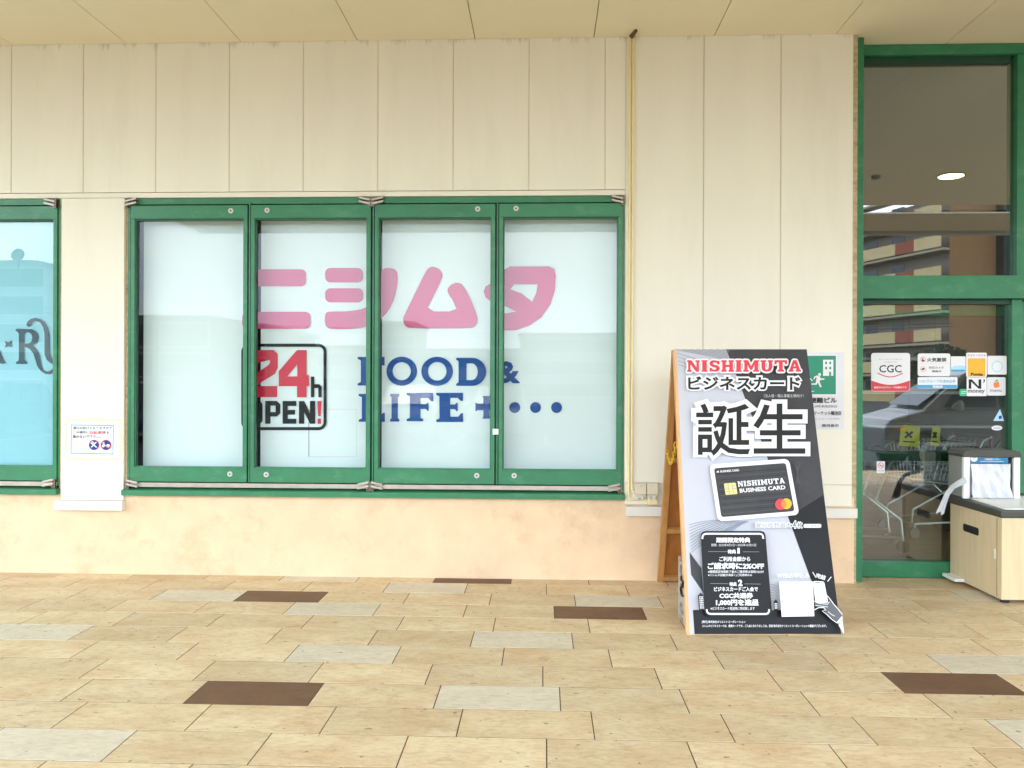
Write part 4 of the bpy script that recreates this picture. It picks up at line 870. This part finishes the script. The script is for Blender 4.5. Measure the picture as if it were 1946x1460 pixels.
A = Art((0, SY, 0), NY, zS, step=.00012, base=.0002); A.circ('sheet', 'white', 1542, 975, 58, None, 26); A.line('print', 'skyblue', [(1505, 976), (1580, 976)], 9); A.build(t)

# ================================================================== UMBRELLA BAG BIN
b0 = fp(1901.5, 1148); bk = fp(1806, 1100.5)
bx0 = (b0.x + bk.x) / 2; by0 = b0.y; by1 = 6.53; bx1 = bx0 + .57
t = thing('umbrella_bag_bin', (bx0 + .28, by0 + .35, 0), 'oak laminate umbrella bag bin with a charcoal rim and raised hood', 'bin')
zb0, zb1 = .028, .602
cabinet = part(t, 'cabinet', lambda b: b.box(bx0, bx1, by0, by1, zb0, zb1, 'laminate'), .004)
part(cabinet, 'edge_groove', lambda b: b.box(bx0 - .002, bx0 + .004, by0 + .055, by0 + .062, zb0 + .01, zb1 - .01, 'lamdark'))
def slot(b):
    ya, yb = by0 + .30, by0 + .52; xx = bx0 - .0025
    pts = [(xx, ya, .432), (xx, ya + .012, .420), (xx, yb - .012, .420), (xx, yb, .432), (xx, yb, .465), (xx, yb - .012, .477), (xx, ya + .012, .477), (xx, ya, .465)]
    b.prism(pts, (.004, 0, 0), 'black')
part(cabinet, 'grip_slot', slot)
part(cabinet, 'door_catch', lambda b: b.box(bx0 - .006, bx0 + .002, by0 + .075, by0 + .09, .30, .37, 'trim'), .001)
part(t, 'rim', lambda b: (b.prism([(bx0 - .012, by0 - .012, zb1), (bx0 - .012, by1 + .004, zb1), (bx0 - .012, by1 + .004, zb1 + .085), (bx0 - .012, by1 - .10, zb1 + .085), (bx0 - .012, by1 - .22, zb1 + .065), (bx0 - .012, by0 - .012, zb1 + .055)], (.58 + .012, 0, 0), 'charcoal')), .012)
part(t, 'top_tray', lambda b: (b.prism([(bx0 + .035, by0 + .03, zb1 + .04), (bx0 + .035, by1 - .15, zb1 + .04), (bx0 + .035, by1 - .15, zb1 + .083), (bx0 + .035, by0 + .03, zb1 + .062)], (.50, 0, 0), 'whiteplastic')), .006)
part(t, 'tray_label', lambda b: (b.obox((bx0 + .28, by0 + .12, zb1 + .0675), (.20, 0, 0), (0, .07, .0035), (0, 0, .003), 'label'),))
hx0, hx1 = wx(1812, 900, 6.42), wx(1938, 900, 6.28); hy0, hy1 = 6.27, 6.50; hz = wz(1870, 855, 6.30)
part(t, 'hood', lambda b: (b.box(hx0, hx0 + .035, hy0 + .03, hy1, zb1 + .08, hz - .055, 'greyplastic'), b.box(hx1 - .035, hx1, hy0 + .03, hy1, zb1 + .08, hz - .055, 'greyplastic'), b.box(hx0 + .035, hx1 - .035, hy1 - .03, hy1, zb1 + .08, hz - .055, 'charcoal')), .004)
part(t, 'hood_post', lambda b: b.box(hx0 + .002, hx0 + .05, hy0, hy0 + .03, zb1 + .07, hz - .05, 'whiteplastic'), .006)
part(t, 'hood_post', lambda b: b.box(hx1 - .05, hx1 - .002, hy0, hy0 + .03, zb1 + .07, hz - .05, 'whiteplastic'), .006)
def hoodtop(b):
    q = [(hx0 - .006, hz - .055), (hx0 - .006, hz - .03), (hx0 + .010, hz - .008), (hx0 + .04, hz), (hx1 - .04, hz), (hx1 - .010, hz - .008), (hx1 + .006, hz - .03), (hx1 + .006, hz - .055)]
    b.prism([(x, hy0 - .008, z) for x, z in q], (0, hy1 - hy0 + .012, 0), 'charcoal')
part(t, 'hood_top', hoodtop, .006)
lp = part(t, 'instruction_label', lambda b: b.box(hx0 + .055, hx1 - .085, hy0 + .012, hy0 + .016, wz(1880, 881, hy0), wz(1880, 864, hy0), 'label'))
A = Art((0, hy0 + .012, 0), NY, (1780, 840, .1096), step=.0002, base=.0003)
A.circ('lettering', 'white', 648, 282, 62); A.fill('lettering', 'label', [[(620, 262), (648, 250), (690, 262), (680, 275), (630, 275)]]); A.text('lettering', 'white', '雨の日は傘袋をご利用ください', 728, 230, 1215, 275, .03); A.text('lettering', 'white', 'ご使用後はこちらへ', 830, 285, 1110, 318, .03); A.line('lettering', 'white', [(760, 338), (1160, 340)], 7)
A.build(lp)
for yy in (by0 + .05, by1 - .06):
    part(t, 'foot', lambda b: b.disc((bx0 + .05, yy, .0005), .028, .029, (0, 0, 1), 'black', 14))
part(t, 'foot_plate', lambda b: b.box(bx0 - .07, bx0 + .03, by1 - .22, by1 - .02, .030, .055, 'whiteplastic'), .004)
# polythene bags
def crumple(b, q, n, m, amp, seed, thick=0.0):
    rnd = random.Random(seed); ph_ = [(rnd.uniform(2, 9), rnd.uniform(1, 6), rnd.uniform(0, 6)) for _ in range(5)]
    vs = []; fs = []; nn = (Vector(q[1]) - Vector(q[0])).cross(Vector(q[3]) - Vector(q[0])).normalized()
    for j in range(m + 1):
        for i in range(n + 1):
            a, c = i / n, j / m; p = (Vector(q[0]) * (1 - a) + Vector(q[1]) * a) * (1 - c) + (Vector(q[3]) * (1 - a) + Vector(q[2]) * a) * c
            h = sum(math.sin(fa * a * 3 + fb * c * 2 + f0) for fa, fb, f0 in ph_) / 5 + .6 * abs(math.sin(a * 11 + .8 * math.sin(c * 3))) - .3
            vs.append(p + nn * (amp * h))
    for j in range(m):
        for i in range(n): k = j * (n + 1) + i; fs.append((k, k + 1, k + n + 2, k + n + 1))
    b.add(vs, fs, 'poly', True)
t = thing('plastic_bags', ((hx0 + hx1) / 2, hy0 + .02, zb1 + .09), 'bunch of white plastic umbrella bags hanging inside the bin hood', 'plastic bags')
zl = wz(1880, 882, hy0)
part(t, 'front_bag', lambda b: crumple(b, [(hx0 + .055, hy0 - .03, zb1 + .082), (hx1 - .085, hy0 - .03, zb1 + .082), (hx1 - .08, hy0 + .004, zl), (hx0 + .055, hy0 + .004, zl)], 60, 24, .022, 3))
part(t, 'rear_bag', lambda b: crumple(b, [(hx0 + .06, hy0 + .05, zb1 + .09), (hx1 - .08, hy0 + .05, zb1 + .09), (hx1 - .078, hy0 + .03, zl - .004), (hx0 + .06, hy0 + .03, zl - .004)], 30, 18, .010, 5))
t = thing('loose_bag', (bx0 - .02, 6.3, zb1 + .05), 'single thin plastic bag pulled out and drooping over the left side of the bin', 'plastic bag')
def loose(b):
    P = [wp(1834, 912, 6.25), wp(1822, 919, 6.22), wp(1810, 926, 6.2), wp(1800, 938, 6.2), wp(1793, 955, 6.21), wp(1786, 975, 6.22)]
    W = [.045, .035, .028, .03, .045, .06]
    vs = []; fs = []; n = 8
    for i, (p, ww) in enumerate(zip(P, W)):
        d = (P[min(i + 1, 5)] - P[max(i - 1, 0)]).normalized(); s_ = d.cross(Vector((0, 1, 0))).normalized()
        if s_.x < 0: s_ = -s_
        for k in range(n + 1):
            a = k / n - .5; vs.append(p + s_ * (a * ww * 1.1) + Vector((0, -.02 * math.cos(a * 3) + .012 * math.sin(k * 2.1 + i), 0)) + d * (.014 * math.sin(k * 1.6) if i == 5 else 0))
    for i in range(5):
        for k in range(n): q = i * (n + 1) + k; fs.append((q, q + 1, q + n + 2, q + n + 1))
    b.add(vs, fs, 'poly', True)
part(t, 'film', loose)

# ================================================================== BEHIND THE DOOR GLASS
def cart(name, loc, rz, label, red=False):
    t = thing(name, loc, label, 'shopping cart', 'shopping carts behind the glass', rz)
    def L_(nm, fn, bev=0):
        b = MB(); fn(b); return b.build(nm, t, bev, local=True)
    # local: x forward, y across, z up; the handle is at -x
    def frame(b):
        for s in (-.23, .23):
            b.tube([(.42, s, .14), (-.42, s, .14)], .013, 'chrome'); b.tube([(-.42, s, .10), (-.40, s, .30), (-.18, s, .48), (-.30, s, .80), (-.40, s, .96), (-.48, s, 1.0)], .013, 'chrome')
            b.tube([(.42, s * .8, .10), (.40, s * .8, .28), (-.1, s * .8, .50)], .012, 'chrome'); b.tube([(-.18, s, .50), (.42, s * .75, .58)], .010, 'chrome')
        b.tube([(.42, -.23, .14), (.42, .23, .14)], .012, 'chrome')
    L_('frame', frame)
    L_('handle', lambda b: b.tube([(-.48, -.25, 1.0), (-.48, .25, 1.0)], .016, 'maroon' if red else 'greyplastic', 10))
    def basket(b):
        xs = [-.22, .45]
        def cor(z): f = (z - .52) / .42; return (-.16 - .14 * f, .40 + .08 * f, .20 + .04 * f)
        for z in (.52, .62, .73, .84, .94):
            a, c, h = cor(z); b.tube([(a, -h, z), (c, -h * .8, z), (c, h * .8, z), (a, h, z), (a, -h, z)], .006 if z < .9 else .009, 'chrome', 6)
        for k in range(15):
            f = k / 14
            for s in (-1, 1):
                a0, c0, h0 = cor(.52); a1, c1, h1 = cor(.94); b.tube([(a0 + (c0 - a0) * f, s * (h0 * (1 - f) + h0 * .8 * f), .52), (a1 + (c1 - a1) * f, s * (h1 * (1 - f) + h1 * .8 * f), .94)], .0035, 'chrome', 5)
            if k % 2 == 0: b.tube([(cor(.52)[0] + (cor(.52)[1] - cor(.52)[0]) * f, -.19, .52), (cor(.52)[0] + (cor(.52)[1] - cor(.52)[0]) * f, .19, .52)], .0035, 'chrome', 5)
        for k in range(9):
            y = -1 + 2 * k / 8
            for e in (0, 1): b.tube([(cor(.52)[e], y * cor(.52)[2] * (1 if e == 0 else .8), .52), (cor(.94)[e], y * cor(.94)[2] * (1 if e == 0 else .8), .94)], .0035, 'chrome', 5)
        if red: b.box(-.28, .2, -.17, .17, .78, .80, 'maroon'); b.box(-.29, -.27, -.19, .19, .60, .92, 'maroon')
    L_('basket', basket)
    for x in (-.42, .42):
        for s in (-.23, .23):
            def wheel(b): b.disc((x, s - .014, .055), .055, .028, (0, 1, 0), 'black', 16); b.tube([(x, s, .055), (x, s, .14)], .014, 'chrome', 8)
            L_('caster', wheel)
    return t
c1p = fp(1712, 1052)
cart('shopping_cart', (c1p.x - .36, c1p.y + .30, 0), R(172), 'silver wire shopping cart at the left end of the door glass')
cart('shopping_cart', (4.05, 8.6, 0), R(196), 'silver wire shopping cart further inside, beside the bin hood')
cart('shopping_cart', (4.75, 9.4, 0), R(150), 'shopping cart with dark red seat panels behind the glass', True)
def card(name, u0, v0, u1, v1, y, label, ang=0.0):
    t = thing(name, wp((u0 + u1) / 2, (v0 + v1) / 2, y), label, 'hanging card', 'yellow cards hanging behind the door glass')
    a, c = wp(u0, v1, y), wp(u1, v0, y)
    part(t, 'card', lambda b: b.prism([(a.x, y, a.z), (c.x, y, a.z - .01), (c.x + .012, y, c.z - .01), (a.x + .02, y, c.z)], (0, .004, 0), 'yelsign'))
    part(t, 'print', lambda b: (b.bar((a.x * .7 + c.x * .3, y - .001, (a.z + c.z) / 2 - .02), (a.x * .3 + c.x * .7, y - .001, (a.z + c.z) / 2 + .03), .018, .001, 'ink'), b.bar((a.x * .65 + c.x * .35, y - .002, (a.z + c.z) / 2 + .03), (a.x * .35 + c.x * .65, y - .002, (a.z + c.z) / 2 - .02), .018, .001, 'ink'), b.bar((a.x * .8 + c.x * .2, y - .001, a.z + .035), (a.x * .2 + c.x * .8, y - .001, a.z + .030), .01, .001, 'ink')))
    part(t, 'cord', lambda b: b.tube([((a.x + c.x) / 2, y, c.z), ((a.x + c.x) / 2, y, 2.2)], .003, 'black', 5))
card('hanging_card', 1708, 808, 1746, 847, 6.9, 'yellow square card hanging behind the middle of the door glass')
card('hanging_card', 1768, 810, 1785, 846, 7.3, 'narrower yellow card hanging behind the door glass nearer the bin')
t = thing('low_counter', (4.4, 8.9, 0), 'dark brown low wall panel inside the entrance', 'counter')
lc0, lc1 = fp(1672, 962), fp(1830, 1021)
part(t, 'panel', lambda b: b.prism([lc0, lc0 + Vector((.03, .08, 0)), lc1 + Vector((.03, .08, 0)), lc1], (0, 0, .37), mat('dark_brown_panel', '4b3a30', .4, .1, 3)), .004)
t = thing('inner_partition', (5.6, 12.9, 0), 'dim back wall with shelves inside the entrance', 'partition')
part(t, 'wall', lambda b: b.box(2.4, 9.5, 12.6, 12.9, 0, CZ - .01, mat('dim_wall', '4a463f', .7, .1)))
for i in range(4):
    part(t, 'shelf', lambda b: b.box(3.2, 8.5, 12.2, 12.6, .4 + i * .5, .44 + i * .5, 'greyplastic'))

# ================================================================== ACROSS THE CAR PARK (seen mirrored in the glass)
GZ = -.13
MP = WY + .035
def mir(u, v, ym, plane=MP):          # place mirrored by the glass
    p = wp(u, v, ym); return Vector((p.x, 2 * plane - p.y, p.z))
winm = mat('far_window', '39434a', .15, .15, 2); framew = mat('far_frame', 'd9d9d2', .6, .05)
def house(name, label, u0, u1, vtop, ym, depth, wall, nx, ny, ww, wh, roof=None, plane=MP):
    a, c = mir(u0, 730, ym, plane), mir(u1, 730, ym, plane); zt_ = wz(u0, vtop, ym) ; y = a.y; h = zt_ - GZ
    t = thing(name, ((a.x + c.x) / 2, y - depth / 2, GZ), label, 'building', 'buildings across the car park')
    wm = mat('wall_' + wall, wall, .85, .08, 1.0)
    part(t, 'wall', lambda b: b.box(a.x, c.x, y - depth, y, GZ, zt_, wm))
    part(t, 'roof', lambda b: b.box(a.x - .3, c.x + .3, y - depth - .3, y + .3, zt_, zt_ + .35, mat('roof_' + (roof or '8f8f8a'), roof or '8f8f8a', .8, .1, 1.0)))
    for i in range(nx):
        for j in range(ny):
            x = a.x + (c.x - a.x) * (i + .5) / nx; z = GZ + h * (j + .55) / ny
            wn = part(t, 'window', lambda b: b.box(x - ww / 2, x + ww / 2, y - .02, y + .06, z - wh / 2, z + wh / 2, framew))
            part(wn, 'pane', lambda b: b.box(x - ww / 2 + .14, x + ww / 2 - .14, y + .05, y + .075, z - wh / 2 + .12, z + wh / 2 - .12, winm))
    return t
house('low_building', 'olive three storey building with white framed windows', 196, 402, 612, 46, 12, '6c7159', 2, 3, 3.0, 1.5)
house('low_building', 'olive grey building wing with a sloping parapet', 404, 500, 626, 52, 12, '7d8170', 2, 3, 2.2, 1.4)
house('low_building', 'white four storey block with a rooftop disc', -260, 66, 505, 60, 14, 'c3c6c4', 4, 5, 5.0, 1.6)
house('low_building', 'pale blue roofed sheds beyond the cars', 500, 690, 662, 90, 14, 'b5b7b2', 6, 2, 2.0, 1.6, '7a8793')
house('low_building', 'narrow grey tower block in the distance', 725, 785, 615, 120, 14, 'a9aaa6', 3, 6, 2.0, 1.6)
house('low_building', 'long cream shop beyond the car park', 790, 985, 668, 95, 16, 'bcb7a8', 7, 2, 2.4, 1.5, '8a8f92')
house('low_building', 'tall pale warehouse with a shallow roof', 990, 1260, 640, 75, 18, 'a6a9a4', 6, 3, 2.4, 1.4)
# rooftop disc
dp = mir(35, 485, 58); t = thing('rooftop_disc', (dp.x, dp.y, dp.z - 1), 'dark round antenna disc on the white block roof', 'antenna')
part(t, 'disc', lambda b: b.disc((dp.x, dp.y, dp.z), .48, .12, (0, 1, .3), 'handgrey', 20)); part(t, 'mast', lambda b: b.tube([(dp.x, dp.y, dp.z), (dp.x, dp.y, dp.z - 1.4)], .08, 'handgrey'))
# apartment block mirrored in the door glass
PD = DY
aA = mir(1560, 700, 96, PD); aB = mir(1815, 700, 78, PD)
t = thing('apartment_block', ((aA.x + aB.x) / 2 + 6, (aA.y + aB.y) / 2, GZ), 'seven storey apartment block with cream and terracotta balconies', 'building')
dr = (aB - aA); dr.z = 0; Ln = dr.length; dr.normalize(); nr = Vector((dr.y, -dr.x, 0))
if nr.x > 0: nr = -nr
TOP = 19.7; ap = {k: mat('apt_' + k, v, .8, .06, 1.5) for k, v in dict(cream='e2cc98', terra='a5604a', brick='a47a4e', shade='8f8678', slab='b8ad94').items()}
def at(s, d, z): p = Vector((aA.x, aA.y, 0)) + dr * s + nr * d; return Vector((p.x, p.y, z))
part(t, 'wall', lambda b: b.obox(at(-20, -10, GZ), dr * (Ln + 20), nr * 10, Vector((0, 0, TOP)), ap['shade']))
for fl_ in range(7):
    z = GZ + fl_ * 2.95
    part(t, 'floor_slab', lambda b: b.obox(at(-20, 0, z + 2.6), dr * (Ln + 20), nr * 1.5, Vector((0, 0, .22)), ap['slab']))
    s = -20.0; k = fl_ % 2
    def bal(b):
        s = -20.0; k = 0
        while s < Ln - .2:
            ln = [2.4, 6.2, 2.8, 5.2][k % 4]; e = min(s + ln, Ln - .2)
            b.obox(at(s, 1.42, z), dr * (e - s - .04), nr * .10, Vector((0, 0, 1.15)), ap['terra'] if k % 2 == 0 else ap['cream']); s = e; k += 1
    part(t, 'balcony_front', bal)
    for q in range(9):
        s = -18.5 + q * 3.7
        if s < Ln - 2: part(t, 'window', lambda b: b.obox(at(s, .0, z + .25), dr * 1.7, nr * .05, Vector((0, 0, 1.9)), winm))
part(t, 'end_tower', lambda b: b.obox(at(Ln, -9.5, GZ), dr * .1 + Vector((9.5, 0, 0)), nr * 10.2, Vector((0, 0, TOP + .8)), ap['brick']), 0)
ex = at(Ln, 3, GZ)
part(t, 'stair_shaft', lambda b: b.box(ex.x + 6.4, ex.x + 7.4, ex.y - 4, ex.y + .6, GZ, TOP, 'black'))
part(t, 'side_wing', lambda b: b.box(ex.x + 8.2, ex.x + 17, ex.y - 9, ex.y - .5, GZ, TOP - 3, ap['cream']))
for fl_ in range(7):
    part(t, 'wing_opening', lambda b: b.box(ex.x + 8.6, ex.x + 16, ex.y - .6, ex.y - .35, GZ + .9 + fl_ * 2.9, GZ + 2.6 + fl_ * 2.9, ap['shade']))
# hedge trees in front of the block
leaf = mat('dark_foliage', '2c3b20', .8, .4, 2.0)
def bush(name, c, r, n, label, group):
    t = thing(name, (c[0], c[1], GZ), label, 'tree', group); rnd = random.Random(int(c[0] * 10))
    part(t, 'trunk', lambda b: b.tube([(c[0], c[1], GZ), (c[0] + .1, c[1], GZ + r)], [.16, .08], 'ply'))
    def crown(b):
        for _ in range(n):
            d = Vector((rnd.gauss(0, 1), rnd.gauss(0, 1), rnd.gauss(0, 1))).normalized() * (r * rnd.uniform(.35, 1.0)); p = Vector(c) + Vector((0, 0, GZ + r * 1.5)) + Vector((d.x * 1.2, d.y, d.z * .9))
            u_ = Vector((rnd.gauss(0, 1), rnd.gauss(0, 1), rnd.gauss(0, 1))).normalized(); v_ = u_.orthogonal().normalized(); s_ = rnd.uniform(.12, .26)
            b.add([p - u_ * s_, p + v_ * s_, p + u_ * s_, p - v_ * s_], [(0, 1, 2, 3)], leaf)
    part(t, 'crown', crown)
hb = mir(1860, 700, 60, PD)
for i, (dx, dy) in enumerate(((0, 0), (3.2, .5), (-3.0, .8))):
    bush('round_tree', (hb.x + dx, hb.y + dy, 0), 1.5 + .2 * i, 700, ['middle dark round tree before the apartment block', 'right hand dark round tree before the apartment block', 'left hand dark round tree before the apartment block'][i], 'trees before the apartment block')
# utility pole and wires
pp = mir(424, 700, 60); t = thing('utility_pole', (pp.x, pp.y, GZ), 'concrete utility pole with crossarms and wires across the car park', 'utility pole')
part(t, 'pole', lambda b: b.tube([(pp.x, pp.y, GZ), (pp.x, pp.y, 6.3)], [.18, .12], 'block')); part(t, 'crossarm', lambda b: (b.box(pp.x - .9, pp.x + .9, pp.y - .05, pp.y + .05, 5.6, 5.7, 'handgrey'), b.box(pp.x - .7, pp.x + .7, pp.y - .05, pp.y + .05, 5.0, 5.1, 'handgrey')))
for z0, z1_ in ((7.3, 6.0), (7.0, 5.7)):
    part(t, 'wire', lambda b: b.tube([(pp.x - 40, pp.y + 8, z0 + 1.6), (pp.x - 14, pp.y + 4, z0 - .3), (pp.x, pp.y, z1_), (pp.x + 25, pp.y - 6, z1_ - .6), (pp.x + 60, pp.y - 12, z1_ + 1)], .025, 'black', 5))
# parked cars
def car(loc, rz, paint, label, h=1.5, van=False):
    t = thing('parked_car', loc, label, 'car', 'cars parked behind the viewer', rz)
    def L_(nm, fn, bev=0, par=None):
        b = MB(); fn(b); o = b.build(nm, par or t, bev, local=True); return o
    pm = mat('car_paint_' + paint, paint, .25, .02, 1, coat=.6)
    ln, wd = 4.45, 1.70
    if van: low = [(-2.2, .30), (2.2, .30), (2.22, .72), (2.1, .86), (1.45, 1.02), (-2.15, 1.08), (-2.22, .8)]; cab = [(1.50, 1.0), (.72, 1.58), (.4, h), (-1.9, h), (-2.16, 1.05)]
    else: low = [(-2.2, .30), (2.2, .30), (2.22, .66), (2.05, .80), (1.0, .94), (-2.05, .98), (-2.22, .75)]; cab = [(1.15, .92), (.35, h - .04), (0, h), (-1.2, h), (-1.95, .95)]
    body = L_('body', lambda b: b.prism([(x, -wd / 2, z) for x, z in low], (0, wd, 0), pm), .07)
    def cabin(b):
        n = len(cab); vs = [(x, s * (wd / 2 - .03 - .16 * (z - .95) / (h - .95)), z) for s in (-1, 1) for x, z in cab]
        b.add(vs, [list(range(n)), list(range(n, 2 * n))[::-1]] + [(i, (i + 1) % n, n + (i + 1) % n, n + i) for i in range(n)], pm)
    L_('cabin', cabin, .04)
    z0, z1_ = 1.06 if van else 1.0, h - .13
    for s in (-1, 1):
        yy = lambda z: s * (wd / 2 - .022 - .16 * (z - .95) / (h - .95))
        for xa_, xb_, xc_, xd_ in (((1.12, .15, .15, .62), (.08, -.95, -.95, .08), (-1.02, -1.95, -1.80, -1.02)) if van else ((.82, .0, .0, .30), (-.08, -.95, -.85, -.08), (-1.02, -1.72, -1.35, -.92))):
            L_('side_window', lambda b: b.prism([(xa_, yy(z0), z0), (xb_, yy(z0), z0), (xc_, yy(z1_), z1_), (xd_, yy(z1_), z1_)], (0, s * .012, 0), winm))
        L_('headlight', lambda b: b.prism([(2.17, s * .60, .66), (2.13, s * .80, .68), (1.72, s * .845, .80), (1.95, s * .62, .86)], (.03, s * .02, .005), 'lightgrey'), .01)
        L_('indicator', lambda b: b.prism([(2.08, s * .83, .68), (1.80, s * .853, .75), (1.84, s * .853, .69)], (.02, s * .02, 0), 'orange'))
        L_('wing_mirror', lambda b: b.tube([(.95, s * .86, 1.06), (.92, s * 1.02, 1.08), (.90, s * 1.06, 1.08)], [.05, .10, .04], pm, 10))
        L_('door_handle', lambda b: b.box(-.35, -.18, s * (wd / 2 + .005), s * (wd / 2 + .02), .86, .89, 'chrome'))
    L_('windscreen', lambda b: b.prism([(cab[0][0] + .012, -.66, cab[0][1] + .08), (cab[0][0] + .012, .66, cab[0][1] + .08), (cab[1][0] + .03, .60, cab[1][1] - .03), (cab[1][0] + .03, -.60, cab[1][1] - .03)], (.012, 0, .006), winm))
    for x in (-1.38, 1.40):
        for s in (-1, 1):
            wh_ = L_('wheel', lambda b: (b.disc((x, s * (wd / 2 - .18), .32), .32, s * .20, (0, 1, 0), 'black', 28) if s > 0 else b.disc((x, s * (wd / 2 + .02), .32), .32, .20, (0, 1, 0), 'black', 28)), .015)
            L_('hubcap', lambda b: b.disc((x, s * (wd / 2 + .025) - (.0 if s > 0 else .012), .32), .19, .012, (0, 1, 0), 'steel', 24), 0, wh_)
            L_('wheel_arch', lambda b: b.prism([(x + .40 * math.cos(R(a)), s * (wd / 2 + .001), .30 + .40 * math.sin(R(a))) for a in range(0, 181, 15)], (0, -s * .002, 0), 'black'), 0)
    return t
car((8.6, -3.1, GZ), R(180), '74777a', 'silver minivan parked across from the entrance', 1.70, True).scale = (1, 1, 1.18)
CC = [('d9dbdb', 'white'), ('2f3438', 'dark grey'), ('8d1f2a', 'dark red'), ('9aa7b4', 'pale blue grey'), ('caccca', 'silver'), ('3c4f6d', 'navy blue')]
rnd = random.Random(3); used = {}
for row, yy in ((0, -11.6), (1, -24.5)):
    for i in range(-12, 6):
        if rnd.random() < .45: continue
        k = rnd.randrange(6); x = i * 2.6 + 1.35
        key = (row, k)
        lab = CC[k][1] + (' car in the nearer parking row' if row == 0 else ' car in the farther parking row')
        n = used.get(key, 0)
        if n: continue
        used[key] = 1
        car((x, yy, GZ), R(90), CC[k][0], lab, 1.48 + rnd.random() * .25, k in (0, 3))
